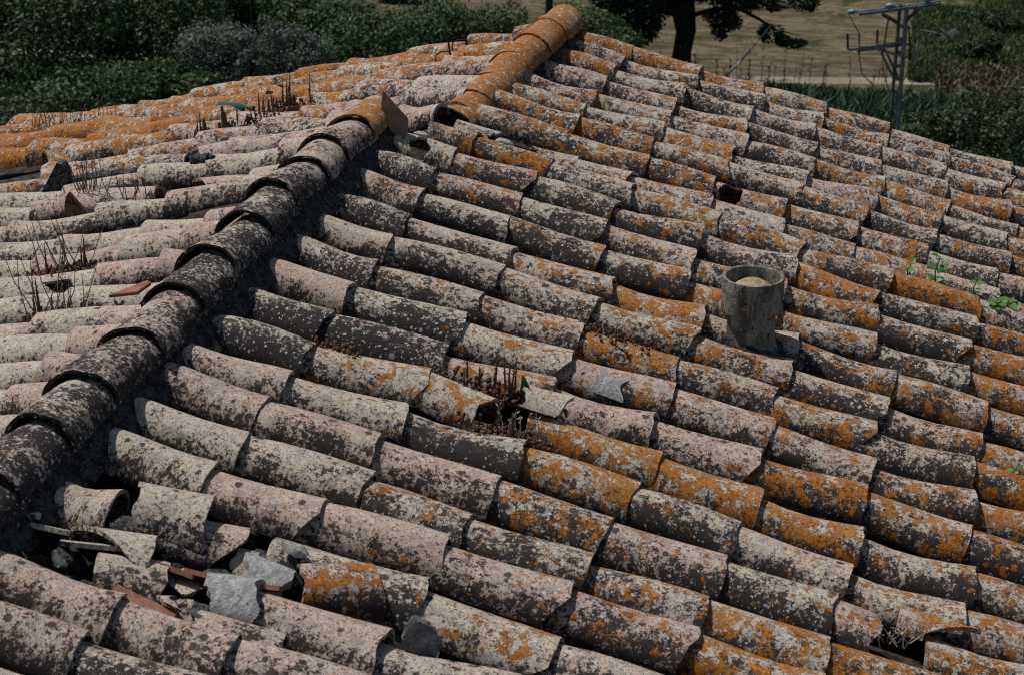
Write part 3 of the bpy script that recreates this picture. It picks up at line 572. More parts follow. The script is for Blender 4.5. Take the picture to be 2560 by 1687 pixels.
# walls of the house (mostly below the frame)
def wall(lo, hi): link('wall', box_mesh('wall', [lo[i] - house.location[i] for i in range(3)], [hi[i] - house.location[i] for i in range(3)]), M_WALL, house, Matrix.Translation(house.location))
wall((-3.40, -8.05, -4.3), (-3.05, -.12, -.98)); wall((2.95, -8.05, -4.3), (3.25, -.12, -1.02))
def gable(y1, y2):
    P = [(-3.05, -4.3), (2.95, -4.3), (2.95, -.98), (-.42, -.12), (-3.05, -.92)]
    V = [(x, y, z) for y in (y1, y2) for x, z in P]
    link('gable_wall', mesh('gable_wall', [(v[0], v[1], v[2]) for v in V], [(0, 1, 2, 3, 4), (9, 8, 7, 6, 5)] + [(i, (i + 1) % 5, 5 + (i + 1) % 5, 5 + i) for i in range(5)][0:5], False), M_WALL, house)
gable(-8.05, -7.75); gable(-.42, -.12)

# ------------------------------------------------------------------ broken corner at the near ridge and other damaged tiles
def piece(T, H, Lt, tone, up=0.0, w=1.0, name='broken_tile', roll=0.0, label=None, seed=1, mat=None, parent=house, **kw):
    T = Vector(T); H = Vector(H); d = (T - H).normalized()
    me = tile_mesh(seed, Lt=Lt, NA=kw.pop('NA', 16), NL=kw.pop('NL', 6), **kw)
    if mat: me.materials[0] = mat
    T = T + N_R * up + SH * .5
    o = link(name, me, None, parent, frame(d, N_R, T) @ Matrix.Rotation(roll, 4, 'X') @ Matrix.Diagonal((1, w, (1 + w) / 2, 1)))
    o.color = tone
    if label: o['label'] = label
    return o
def loose(T, H, Lt, tone, label, cat='tile shard', name='tile_shard', group=None, **kw):
    o = piece(T, H, Lt, tone, name=name, parent=None, **kw); tag(o, label, cat, group); return o
A = sp
piece(A('p2_t'), Vector((XR + .10, -6.06, .075)), .26, (.2, .5, 0, .4), .01, tail=jag(3, .05, .03, .02), seed=11)
piece(A('p4_t'), A('p4_h'), .24, (.05, .42, 0, .3), .012, 1.08, head=lambda u: max(0, .10 - .16 * u) if u < .6 else 0, tail=jag(8, .015, .006), seed=12, roll=-.12)
piece(A('p5_t'), A('p5_h'), .215, (.35, .42, 0, .6), .035, 1.2, head=jag(7, .02, .012), seed=13, roll=.05)
piece(A('p6_t'), A('p6_h'), .24, (.7, .45, 0, .3), -.012, 1.05, tail=lambda u: .10 * max(0, -u + .1) + .012 * math.sin(u * 7), seed=14)
piece(A('p7_t'), A('p7_h'), .20, (.4, .5, 0, .4), -.012, .95, tail=jag(18, .03, .01), seed=15)
piece(A('p11_t'), A('p11_h'), .235, (.7, .55, .62, .3), .012, 1.08, head=jag(21, .02, .012, .02), seed=16)
piece(A('p14_t'), A('p14_h'), .25, (.6, .5, 0, .3), -.02, .95, tail=jag(31, .02, .01), head=jag(33, .02, .012), seed=17)
piece(A('m9_t'), A('m9_h'), .15, (.5, .5, 0, 0), .018, 1.0, name='mortar_lump', mat=M_MORT, t=.035, wave=.013, NA=26, NL=16, span=80, tail=jag(41, .02, .01), head=jag(42, .02, .01), seed=18)
piece(A('m10_t'), A('m10_h'), .15, (.5, .5, 0, 0), -.008, .95, name='mortar_lump', mat=M_MORT, t=.035, wave=.012, NA=22, NL=12, span=80, tail=jag(43, .02, .01), head=jag(44, .02, .01), seed=19)
loose(A('s8d', .01), A('s8b', -.005), .27, (.3, .3, 0, .3), 'long thin red edged shard lying across the broken corner of the roof', u0=.15, u1=.62, NA=8, NL=12, tail=jag(51, .04, .01), seed=20, up=.012, roll=-.55, wave=.008, mat=M_BROKE, at=.13, ah=.12, bt=.06, bh=.06)
loose(A('s8b', -.01), A('s8a', -.01), .10, (.3, .3, 0, .3), 'short red clay splinter behind the long shard at the broken corner', u0=.05, u1=.6, NA=8, NL=6, seed=21, up=0.0, roll=-.5, mat=M_BROKE, bt=.05, bh=.05)
loose(A('s3b', -.01), A('s3a', -.01), .15, (.1, .3, 0, .4), 'thin cream tile sliver beside the broken tile under the near ridge', u0=.0, u1=.45, NA=8, NL=8, seed=22, roll=-.45, tail=jag(55, .02, .01), bt=.05, bh=.05)
loose(A('s3d', -.02), A('s3c', -.02), .17, (.1, .3, 0, .5), 'thin pale tile sliver wedged between the two tilted broken tiles', u0=-.1, u1=.5, NA=8, NL=8, seed=23, roll=-.45, tail=jag(56, .03, .01), bt=.04, bh=.04)
loose(A('rub5', -.06), A('rub5', -.03) + Vector((-.16, .02, .03)), .18, (.8, .2, 0, 0), 'flat red clay strip deep in the gap of the broken corner', u0=-.5, u1=.35, NA=8, NL=5, seed=24, roll=.25, mat=M_BROKE, bt=.03, bh=.03)
for i, (k, s, dz, m) in enumerate([('rub1', .050, -.065, M_STONE), ('rub3', .036, -.065, M_STONE), ('rub4', .04, -.06, M_STONE), ('rub6', .036, -.05, M_STONE), ('rub7', .035, -.05, M_STONE),
                                   ('rub9', .035, -.06, M_STONE), ('rub11', .045, -.04, M_STONE), ('rub5', .03, -.085, M_STONE)]):
    link('mortar_lump', rock_mesh('mortar_lump', s * 1.25, s * .75, s * .5, 60 + i, 3, .6), m, house, Matrix.Translation(A(k, dz)) @ Matrix.Rotation(.25, 4, 'Y') @ Matrix.Rotation(i * 1.3, 4, 'Z'))
# soil, dust and crumbled mortar where the tiles have slipped
g1 = np.random.default_rng(4); NX, NY = 34, 26; V = []
for i in range(NX):
    for k in range(NY):
        x = XR + .02 + i * .036; y = -6.34 + k * .023
        V.append(tuple(on_r(x / math.cos(P_R), y, -.105 + .020 * math.sin(x * 23 + y * 11) * math.sin(y * 31 - x * 9) + g1.uniform(-.009, .009))))
rb = link('rubble', mesh('rubble', V, [(i * NY + k, (i + 1) * NY + k, (i + 1) * NY + k + 1, i * NY + k + 1) for i in range(NX - 1) for k in range(NY - 1)], True, 60),
     mat_noise('crumbled_mortar_and_soil', (0.022, 0.020, 0.018), (0.085, 0.078, 0.068), 30, (0.15, 0.14, 0.125), bump=1.0, bscale=90, bdist=.015), house); rb['kind'] = 'stuff'
rr = random.Random(9)
for i in (0, 1, 3, 4, 6, 7):
    k = ('rub0', 'rub1', 'rub2', 'rub3', 'rub4', 'rub7', 'rub8', 'rub9', 'rub10')[i]; p0 = A(k, -.05) + Vector((rr.uniform(-.04, .04), rr.uniform(-.03, .03), 0)); a0 = rr.uniform(-.6, .6)
    piece(p0 + Vector((math.cos(a0) * .05, math.sin(a0) * .05, -.012)), p0 - Vector((math.cos(a0) * .05, math.sin(a0) * .05, -.012)), rr.uniform(.08, .13), (rr.choice((.3, .8)), .45, .05, .4), rr.uniform(-.02, .02), 1.0, u0=-rr.uniform(.3, .6), u1=rr.uniform(.2, .6), NA=9, NL=6,
          tail=jag(i, .04, .02), head=jag(i + 50, .04, .02), seed=220 + i, roll=rr.uniform(-.7, .7), bt=.05, bh=.045)
tag(link('stone', rock_mesh('stone', .042, .026, .018, 90, 2), M_STONEP, None, Matrix.Translation(A('st10', .012)) @ Matrix.Rotation(.3, 4, 'Y')), 'small flat pale stone lying on grey mortar behind the orange tile', 'stone')
fin = rock_mesh('clay_shard', .050, .016, .085, 91, 3)
tag(link('clay_shard', fin, mat_noise('mortar_grey_shard', (.13, .125, .115), (.24, .235, .22), 40, (.07, .065, .06), bump=1.0, bscale=80, bdist=.012), None, Matrix.Translation(A('fin15', .0)) @ Matrix.Rotation(-.15, 4, 'Y') @ Matrix.Rotation(.5, 4, 'Z')), 'pointed grey shard standing upright between the nearest tiles', 'tile shard')
# short and split tiles further along
T18 = on_r(*RIGHT[18][2], .010) + SH
piece(T18 - SH * .5, on_r(.36, RIGHT[18][1][1], 0), .31, (.1, .35, .6, .4), 0, .98, tail=jag(61, .03, .015), seed=31)
loose(A('s18b'), A('s18a'), .19, (.0, .2, .35, .4), 'cream curved shard lying tilted by the cactus pad among the stonecrop', u0=-.55, u1=.75, seed=32, up=.050, roll=.25, tail=lambda u: .06 * max(0, .4 - u), head=jag(63, .02, .012), at=.085, ah=.07, bt=.05, bh=.045)
piece(A('b206'), on_r(RIGHT[20][5][0] - .06, RIGHT[20][5][1], 0), .27, (.6, .5, .55, .4), 0, 1.0, tail=lambda u: .10 * max(0, .25 + .75 * u) ** 1.5 + .01 * math.sin(u * 8), NA=20, seed=33)
loose(A('c17t'), A('c17'), .25, (.3, .2, .72, .3), 'curled orange tile fragment propped open above a hollow near the right edge', u0=-.62, u1=.72, seed=34, up=.030, roll=.05, tail=lambda u: .17 * clamp(.55 - u), NA=20, at=.075, ah=.085, bt=.05, bh=.085)
piece(on_r(.11, -2.075, .008), on_r(-.08, -2.07, 0), .24, (.5, .5, .15, .6), 0, .95, tail=jag(71, .05, .03), seed=35)
piece(on_r(RIGHT[8][1][0], RIGHT[8][1][1] - .0, .006), on_r(.12, -2.07, -.02), .25, (.5, .6, .1, .8), -.005, .92, head=jag(73, .04, .03, -.03), seed=36)
link('mortar_lump', rock_mesh('mortar_lump', .045, .025, .018, 92, 3), M_MORT, house, Matrix.Translation(A('lump19', .0)) @ Matrix.Rotation(.25, 4, 'Y'))
# cement smears on two tiles
def patch(c, j, u0, u1, f0, f1, seed, mat):
    T, H = FRM[(c, j)]; L = .46; k = 1.018
    me = tile_mesh(seed, Lt=L, at=.104 * k + .004, ah=.082 * k + .004, bt=.092 * k, bh=.078 * k, t=.004, NA=14, NL=10, u0=u0, u1=u1, wave=.0042,
                   tail=lambda u: L * f0 + .012 * math.sin(u * 9 + seed), head=lambda u: L * (1 - f1) + .014 * math.sin(u * 7 + seed * 2))
    me.materials[0] = mat
    d = T - H; link('cement_patch', me, None, house, frame(d, N_R, T + N_R * .004) @ Matrix.Diagonal((d.length / L, 1, 1, 1)))
patch(16, 3, -.75, -.15, .36, .60, 5, M_MORT); patch(21, 4, -.80, -.25, .05, .28, 9, M_MORT)

# ------------------------------------------------------------------ vent pipe
def lathe(prof, n=40, seed=0, rough=0.0):
    V = []; F = []; r = random.Random(seed); ph = [r.uniform(0, 6) for _ in range(4)]; m = len(prof)
    for i, (ra, z) in enumerate(prof):
        for k in range(n):
            a = 2 * math.pi * k / n; e = 1 + rough * (math.sin(3 * a + ph[0] + z * 20) + .6 * math.sin(7 * a + ph[1] - z * 31)) / 2
            V.append((ra * e * math.cos(a), ra * e * math.sin(a), z))
    for i in range(m - 1):
        for k in range(n): F.append((i * n + k, i * n + (k + 1) % n, (i + 1) * n + (k + 1) % n, (i + 1) * n + k))
    return V, F
VP = A('vent') + Vector((0, .0, -.03))
def lat(name, prof, mat, parent, loc, **kw):
    V, F = lathe(prof, **kw); return link(name, mesh(name, V, F, True, 32), mat, parent, Matrix.Translation(loc))
vent = lat('vent_pipe', [(.130, -.10), (.106, -.012), (.094, .012), (.092, .04), (.0915, .10), (.091, .152), (.084, .152), (.084, .0)], M_PIPE, house, VP, rough=.012, seed=3)
vent['label'] = 'round grey cement vent pipe with a wider collar on top'
lat('collar', [(.095, .137), (.1155, .138), (.1165, .142), (.1175, .20), (.1185, .262), (.117, .270), (.110, .2715), (.104, .268), (.102, .26), (.101, .18), (.090, .165)], M_PIPE, vent, VP, rough=.008, seed=4)
lat('plug', [(.101, .195), (.088, .212), (.068, .232), (.045, .247), (.022, .254), (.001, .256)], M_OCHRE, vent, VP, rough=.02, seed=5)
for i, (dx, dy, s, m) in enumerate([(.10, -.085, .05, M_STONE), (.165, -.06, .04, M_STONE), (-.07, -.06, .035, M_MORTD), (.0, -.10, .045, M_MORTD), (.06, .03, .06, M_MORTD)]):
    P = Vector((VP.x + dx, VP.y + dy, zr(VP.x + dx) - .035))
    link('mortar_lump', rock_mesh('mortar_lump', s * 1.25, s, s * .62, 110 + i, 3, .35), m, house, Matrix.Translation(P) @ Matrix.Rotation(.25, 4, 'Y'))

# ------------------------------------------------------------------ slab leaning at the end of the near ridge
def plate(name, pts, thick, nrm, mat, label, cat):
    n = Vector(nrm).normalized() * thick; k = len(pts); c = sum((Vector(p) for p in pts), Vector()) / k
    V = [Vector(p) - c for p in pts] + [Vector(p) - c + n for p in pts]
    F = [tuple(range(k)), tuple(range(2 * k - 1, k - 1, -1))] + [(i, i + k, (i + 1) % k + k, (i + 1) % k) for i in range(k)]
    me = mesh(name, V, F, False); bm = bmesh.new(); bm.from_mesh(me); bmesh.ops.recalc_face_normals(bm, faces=bm.faces)
    bmesh.ops.bevel(bm, geom=bm.edges[:], offset=.0025, segments=1, affect='EDGES'); bm.to_mesh(me); bm.free()
    return tag(link(name, me, mat, None, Matrix.Translation(c)), label, cat)
plate('clay_slab', [A('slab%d' % i) for i in range(6)], .022, (-.35, .93, -.1), M_SLAB, 'brown pointed clay slab standing upright against the near ridge end', 'clay slab')
tag(link('stone', rock_mesh('stone', .045, .022, .022, 93, 2), M_STONEP, None, Matrix.Translation(A('slab3') + Vector((.05, .05, -.005)))), 'small white stone at the foot of the brown slab', 'stone')

# ------------------------------------------------------------------ things lying on the left slope
bb = A('bottle_base', -.006) + Vector((0, -.02, 0)); bt = A('bottle_tip', -.008) + Vector((0, -.02, 0)); bt.z = bb.z + (bt.x - bb.x) * .23
prof = [(.001, .002), (.018, .0), (.0225, .006), (.0235, .02), (.0235, .56), (.022, .62), (.016, .72), (.010, .80), (.0085, .86), (.0085, .95), (.0105, .955), (.0105, 1.0), (.006, 1.0), (.001, .97)]
Lb = (bt - bb).length
V, F = lathe([(r_, z_ if z_ < .01 else z_ * Lb) for r_, z_ in prof], 28)
bm_ = mesh('bottle', V, F, True, 35); q = (bt - bb).to_track_quat('Z', 'Y')
tag(link('bottle', bm_, M_GLASS, None, Matrix.Translation(bb) @ q.to_matrix().to_4x4()), 'dark teal glass bottle lying on its side on the left slope', 'bottle')
wp = A('wedge', -.02)
plate('stone', [wp + Vector(v) for v in ((-.075, -.01, -.02), (.055, .0, .0), (.058, .0, .085), (.035, .0, .125), (.012, -.0, .128), (-.02, -.01, .07))], .06, (0, 1, 0), M_STONE, 'big dark pointed stone standing on the left slope', 'stone')
def tube_part(name, a, b, r_, mat, seed):
    m = MB(); a = Vector(a); b = Vector(b); rr = random.Random(seed); n = 12
    m.tube([a + (b - a) * (i / n) + Vector((0, rr.uniform(-.006, .006), rr.uniform(-.006, .006))) for i in range(n + 1)], [r_ * rr.uniform(.8, 1.15) for _ in range(n + 1)], 9)
    return m.build(name, mat, house)
tube_part('mortar_strip', A('strip_a', -.02), A('strip_b', -.02), .022, M_STONE, 1)
tube_part('mortar_strip', A('tube_a', -.01), A('tube_b', -.01), .022, M_MORT, 2)
tube_part('mortar_strip', A('tube2a', -.01), A('tube2b', -.01) + Vector((.05, 0, .01)), .024, M_STONE, 3)
tp0 = A('tri0', .0)
plate('clay_shard', [tp0 + Vector(v) for v in ((-.05, 0, -.03), (.065, 0, -.02), (.02, .0, .03), (-.022, .01, .075), (-.035, .0, .05))], .014, (.3, 1, 0), mat_noise('brown_shard', (.05, .03, .02), (.12, .06, .035), 20), 'brown triangular shard standing in a gap among dry stalks', 'tile shard')
tag(link('clay_shard', rock_mesh('clay_shard', .034, .014, .018, 96, 2), M_STONE, None, Matrix.Translation(A('shard0', -.018)) @ Matrix.Rotation(.4, 4, 'Y')), 'dark broken shard beside the spiky plants at the far left slope', 'tile shard')
red = Vector((XR - .28, -4.40, zl(XR - .28, -4.40) + .012))
plate('clay_shard', [red + Vector(v) for v in ((-.10, -.035, -.028), (.015, -.045, -.002), (.045, .01, .016), (.02, .03, .012))], .014, (0, 0, -1), M_BROKE, 'flat bright red clay shard beside the near ridge on the left slope', 'tile shard')
link('mortar_lump', rock_mesh('mortar_lump', .085, .06, .085, 99, 3), M_MORTD, house, Matrix.Translation(far_at(-1.88) - Vector((.0, -.03, .075))))
# wire hooks
for k, hgt, lean in (('hook0', .145, -.20), ('hook1', .15, -.16)):
    m = MB(); p = A(k, -.02)
    m.tube([p, p + Vector((lean * .35 * hgt, 0, hgt * .5)), p + Vector((lean * hgt, .01, hgt))], .0055, 7)
    m.tube([p + Vector((-.004, 0, .035)), p + Vector((-.05, -.012, .034)), p + Vector((-.075, -.02, .018)), p + Vector((-.078, -.02, -.012)), p + Vector((-.068, -.022, -.035))], .0045, 6)
    o = m.build('wire_hook', M_IRON, house)

# ------------------------------------------------------------------ plants in the joints
def stonecrop(loc, nsp, hgt, ext, label, green=False, mat_n=150, seed=1, slope=P_R):
    r = random.Random(seed); loc = Vector(loc); e = empty('stonecrop_clump', loc, label, 'stonecrop', 'stonecrop clumps growing on the roof')
    m = MB(); sl = -math.tan(slope) if slope else 0
    for _ in range(mat_n):
        x = r.gauss(0, ext[0] * .5); y = r.gauss(0, ext[1] * .5)
        z = sl * x - .012; h = r.uniform(.012, .040); t = r.random(); s = r.uniform(.0045, .0085)
        p = loc + Vector((x, y, z)); dv = Vector((r.uniform(-.4, .4), r.uniform(-.4, .4), 1)) * h
        m.tube([p, p + dv * .5, p + dv * .85, p + dv], [s * .45, s * .7, s, s * .35], 5, True, t)
    m.build('rosette_mat', M_SEDUM, e, tint=True)['kind'] = 'stuff'
    for _ in range(nsp):
        m = MB(); x = r.gauss(0, ext[0] * .48); y = r.gauss(0, ext[1] * .45); h = hgt * r.uniform(.35, 1.15); p = loc + Vector((x, y, sl * x - .02))
        top = p + Vector((r.uniform(-.10, .10) * h, r.uniform(-.1, .1) * h, h)); k = r.uniform(.0036, .0058)
        R_ = [.0022, .0024, k, k * .95, k * .8, k * .5, .0012]; pts = [p + (top - p) * f for f in (0, .2, .3, .42, .58, .78, 1)]
        m.tube(pts, R_, 6, True, r.random())
        for q_ in range(9):
            f = .26 + q_ * .07; a = r.uniform(0, 6.3); c = p + (top - p) * f
            m.leaf(c, Vector((math.cos(a), math.sin(a), 1.3)), (0, 0, 1), .018, .008, r.random())
        m.build('seed_spike', M_SPIKEG if green else M_SPIKE, e, tint=True)
    return e
stonecrop(A('sed0', -.02), 10, .17, (.16, .06), 'stonecrop clump with tall brown spikes above the cactus pad', seed=1)
stonecrop(A('sed1', -.03), 6, .15, (.13, .05), 'stonecrop clump filling the hole left of the cream shard', seed=2)
stonecrop(A('sed2', -.02), 9, .12, (.18, .06), 'dark red stonecrop clump with short spikes between tiles uphill of the vent pipe', seed=3)
stonecrop(A('sed3', -.02), 0, .05, (.08, .03), 'small reddish stonecrop tuft without spikes near the ridge', seed=4, mat_n=60)
stonecrop(A('lsed0', -.02), 7, .13, (.14, .05), 'red brown stonecrop clump on the pale left slope tiles', seed=5, slope=-P_L)
stonecrop(A('lsed1', -.02), 5, .16, (.14, .04), 'stonecrop row with slim spikes nearest on the left slope', seed=6, slope=-P_L, mat_n=80)
stonecrop(A('lpl0', -.03), 8, .11, (.16, .05), 'spiky green brown stonecrop right of the bottle', True, 30, 7, -P_L)
stonecrop(A('lpl1', -.03), 10, .13, (.14, .05), 'dense brown spikes behind the far end of the near ridge', False, 60, 8, -P_L)
stonecrop(A('lpl3', -.03), 9, .18, (.10, .05), 'tallest brown spikes on the far orange tiles', False, 60, 9, -P_L)
stonecrop(A('lpl4', -.03), 5, .14, (.07, .04), 'few slim spikes below left of the bottle', True, 25, 10, -P_L)
m = MB(); e = empty('tall_weed', A('lpl5', -.03), 'thick green stump like weed standing below the bottle neck', 'weed')
for dx, h in ((.0, .13), (.012, .10), (.03, .05), (-.02, .045), (-.10, .06), (.045, .04)):
    p = A('lpl5', -.03) + Vector((dx, 0, 0)); m.tube([p, p + Vector((-.004, 0, h * .6)), p + Vector((-.006, 0, h))], [.011, .009, .005], 7, True, .4)
m.build('stem', M_SPIKEG, e, tint=True)
def weeds(loc, n, hgt, spread, label, seed, mat=M_TWIG, lean=0.35):
    r = random.Random(seed); e = empty('dry_weed', loc, label, 'weed', 'dry weeds growing on the left slope'); m = MB(); loc = Vector(loc)
    for _ in range(n):
        p = loc + Vector((r.gauss(0, spread), r.gauss(0, .02), 0)); h = hgt * r.uniform(.5, 1.1); l = Vector((r.uniform(-lean, lean), r.uniform(-.2, .2), 1)) * h
        bnd = Vector((r.uniform(-.1, .1), 0, 0)) * h; m.tube([p, p + l * .5 + bnd, p + l], [.0022, .0018, .001], 4, True, r.random())
        if r.random() < .5:
            for q_ in range(4): m.leaf(p + l * r.uniform(.6, 1), (r.uniform(-1, 1), r.uniform(-1, 1), .6), (0, 0, 1), .014, .007, r.random())
    m.build('stem', mat, e, tint=True)
weeds(A('lgr0', -.02), 22, .09, .11, 'tuft of green grass and dry stalks in the far left eave tile', 1, M_SPIKEG)
weeds(A('lgr1', -.02), 13, .14, .09, 'dark dry stalks between the far left eave tiles', 2, M_SPIKE, .5)
weeds(A('lgr2', -.02), 8, .13, .08, 'brown spiky stalks left of the far verge shoulder', 3, M_SPIKE, .1)
weeds(A('lgr3', -.02), 16, .17, .06, 'thin bare stalks by the brown triangular shard', 4)
weeds(A('lgr4', -.02), 14, .17, .08, 'thin bare stalks right of the big dark stone', 5)
weeds(A('lgr5', -.03), 10, .07, .06, 'short green grass in the gap beside the near ridge', 6, M_SPIKEG)
weeds(A('lsed0', -.02) + Vector((.03, 0, 0)), 14, .20, .06, 'tall bare stalks rising from the red stonecrop', 7)
weeds(A('lsed1', -.02), 16, .22, .06, 'tall bare stalks leaning over the nearest left tiles', 8)
weeds(A('straw', -.05), 20, .06, .05, 'pale straw tangle in the hollow under the curled tile', 9, M_STRAW, 1.2)
weeds(A('sed1', -.03) + Vector((.02, 0, 0)), 6, .13, .04, 'grey dry stalks in the stonecrop by the cream shard', 10, M_STRAW, .3)
# cactus pad
V, F = [], []
me = rock_mesh('cactus_pad', .020, .007, .048, 98, 3, .05)
tag(link('cactus_pad', me, M_PADM, None, Matrix.Translation(A('pad', .045)) @ Matrix.Rotation(-.1, 4, 'Y')), 'small green cactus pad growing upright in the stonecrop', 'cactus')
# young climbing plants at the right
def sprig(loc, h, leaves, label, seed, size=.045):
    r = random.Random(seed); loc = Vector(loc); e = empty('leafy_sprig', loc, label, 'plant', 'young leafy plants between the right hand tiles')
    m = MB(); top = loc + Vector((.01, 0, h)); m.tube([loc, loc + Vector((-.006, 0, h * .5)), top], [.004, .003, .002], 5); m.build('stem', M_IVY, e)
    for i in range(leaves):
        f = .12 + .85 * i / max(1, leaves - 1); a = i * 2.4 + r.uniform(-.4, .4); p = loc + (top - loc) * f
        mm = MB(); mm.leaf(p, (math.cos(a), math.sin(a) * .8, r.uniform(-.15, .5)), (0, -.3, 1), size * r.uniform(.8, 1.25), size * r.uniform(.7, .95), r.random())
        mm.build('leaf', M_IVY, e, tint=True)
sprig(A('ivy0', -.04), .15, 8, 'tallest leafy sprig rising between tiles on the right', 1, .05)
sprig(A('ivy0', -.02) + Vector((-.12, .02, .02)), .06, 4, 'low leafy sprig left of the tallest sprig', 2, .04)
sprig(A('ivy1', -.04), .10, 6, 'thin leafy sprig between the tallest sprig and the right edge', 3, .035)
sprig(A('ivy2', -.02), .035, 7, 'bright green leaves creeping from a joint by the right edge', 4, .045)
sprig(A('ivy3', -.02), .045, 5, 'dark green leaf pair at the right edge of the roof', 5, .055)
sprig(A('weed', -.02), .03, 4, 'tiny green seedling on a tile at the right edge', 6, .03)
# ------------------------------------------------------------------ ground, path, field
def gz(x, y):
    t = min(max((y - 3.0) / 30.0, 0), 1); t = t * t * (3 - 2 * t)
    z = -4.3 - 9.7 * t
    if y > 60: z += (y - 60) * .05
    return z
xs_ = [-400, -250, -150, -100] + list(np.arange(-70, 41, 2.5)) + [60, 100, 180, 300]; ys_ = [-60, -30, -15, -8] + list(np.arange(-4, 84, 2.0)) + [100, 130, 180, 260, 400]
V = [(x, y, gz(x, y)) for x in xs_ for y in ys_]; ny = len(ys_)
F = [(i * ny + k, (i + 1) * ny + k, (i + 1) * ny + k + 1, i * ny + k + 1) for i in range(len(xs_) - 1) for k in range(ny - 1)]
def mat_field():
    N = NT('dry_field'); tc = N.n('ShaderNodeTexCoord'); P = tc.outputs['Object']
    st = N.vmath('MULTIPLY', P, (1.0, 3.0, 1.0))
    c = N.mix(N.step(N.noise(st, .8, 8, .72), .40, .60), (0.070, 0.057, 0.032), (0.150, 0.120, 0.072))
    c = N.mix(N.math('MULTIPLY', N.step(N.noise(P, 2.6, 6, .75), .48, .62), .55), c, (0.060, 0.052, 0.027))
    sx = N.n('ShaderNodeSeparateXYZ'); N.set(sx.inputs[0], P)
    gm = N.math('ADD', N.noise(P, .8, 7, .75), N.math('MULTIPLY', N.step(sx.outputs[0], 1.0, 3.4), .16))
    c = N.mix(N.math('MULTIPLY', N.step(gm, .54, .64), .85), c, (0.026, 0.036, 0.012))
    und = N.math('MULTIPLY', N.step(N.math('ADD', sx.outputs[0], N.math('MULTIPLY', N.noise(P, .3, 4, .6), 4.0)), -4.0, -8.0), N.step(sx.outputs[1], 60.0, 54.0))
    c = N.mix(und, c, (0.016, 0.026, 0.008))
    N.base(c); N.bump(N.noise(P, 5, 7, .75), .8, .15); return N.m
g = link('ground', mesh('ground', V, F, True, 180), mat_field()); g['kind'] = 'structure'
M_PATH = mat_noise('pale_dust', (0.16, 0.14, 0.105), (0.22, 0.195, 0.15), .8, bump=.3)
pv = []; pts_ = [(x, 51.2 + .09 * (x + 4) + .25 * math.sin(x * .4)) for x in np.arange(-40, 40, 1.0)]
for x, y in pts_: pv += [(x, y - .42, gz(x, y) + .012), (x, y + .42, gz(x, y) + .012)]
p_ = link('path', mesh('path', pv, [(2 * i, 2 * i + 2, 2 * i + 3, 2 * i + 1) for i in range(len(pts_) - 1)], False), M_PATH); p_['kind'] = 'structure'

# ------------------------------------------------------------------ trees and shrubs: many leaf-sized faces spread through clumps
def leaf_cloud(name, blobs, n, size, mat, parent, seed, base, flat=.55):
    g_ = np.random.default_rng(seed); w = np.array([b[1][0] * b[1][1] * b[1][2] for b in blobs]) ** .7; w = w / w.sum()
    idx = g_.choice(len(blobs), n, p=w)
    C = np.array([b[0] for b in blobs])[idx]; Rr = np.array([b[1] for b in blobs])[idx]
    d = g_.normal(size=(n, 3)); d /= np.linalg.norm(d, axis=1)[:, None]
    rad = g_.uniform(.35, 1.0, n) ** .5 * (1 + .12 * g_.normal(size=n))
    # sub-clumps so that the crown has lumps and holes
    k = g_.integers(0, 26, n); cd = np.random.default_rng(seed + 5).normal(size=(len(blobs) * 26, 3)); cd /= np.linalg.norm(cd, axis=1)[:, None]
    cdir = cd[idx * 26 + k]; d = cdir + .42 * d; d /= np.linalg.norm(d, axis=1)[:, None]
    P = C + d * Rr * rad[:, None] - np.array(base)
    nrm = d + .9 * g_.normal(size=(n, 3)); nrm[:, 2] += flat; nrm /= np.linalg.norm(nrm, axis=1)[:, None]
    a = np.cross(nrm, g_.normal(size=(n, 3))); a /= np.linalg.norm(a, axis=1)[:, None]; b_ = np.cross(nrm, a)
    s = size * g_.uniform(.6, 1.35, n)[:, None]
    V = np.stack([P - a * s * .62, P - b_ * s * .33 + nrm * s * .06, P + a * s * .62, P + b_ * s * .33 + nrm * s * .06], 1).reshape(-1, 3)
    me = bpy.data.meshes.new(name); me.vertices.add(4 * n); me.vertices.foreach_set('co', V.ravel().astype(np.float32))
    me.loops.add(4 * n); me.loops.foreach_set('vertex_index', np.arange(4 * n, dtype=np.int32))
    me.polygons.add(n); me.polygons.foreach_set('loop_start', np.arange(n, dtype=np.int32) * 4); me.update(calc_edges=True)
    t = np.repeat(np.clip(  .45 + .26 * g_.normal(size=n) + .38 * np.random.default_rng(seed + 9).normal(size=len(blobs) * 26)[idx * 26 + k], 0, 1), 4)
    me.attributes.new('tint', 'FLOAT', 'POINT').data.foreach_set('value', t.astype(np.float32))
    return link(name, me, mat, parent, Matrix.Translation(base))
LEAF = [mat_leaf('dark_oak_leaf', (0.010, 0.024, 0.007), (0.034, 0.066, 0.018)), mat_leaf('mid_green_leaf', (0.018, 0.040, 0.010), (0.058, 0.100, 0.026)),
        mat_leaf('olive_leaf', (0.042, 0.058, 0.042), (0.145, 0.175, 0.135)), mat_leaf('yellow_green_leaf', (0.030, 0.055, 0.014), (0.095, 0.135, 0.038)), mat_leaf('grey_green_leaf', (0.024, 0.040, 0.018), (0.072, 0.098, 0.046))]
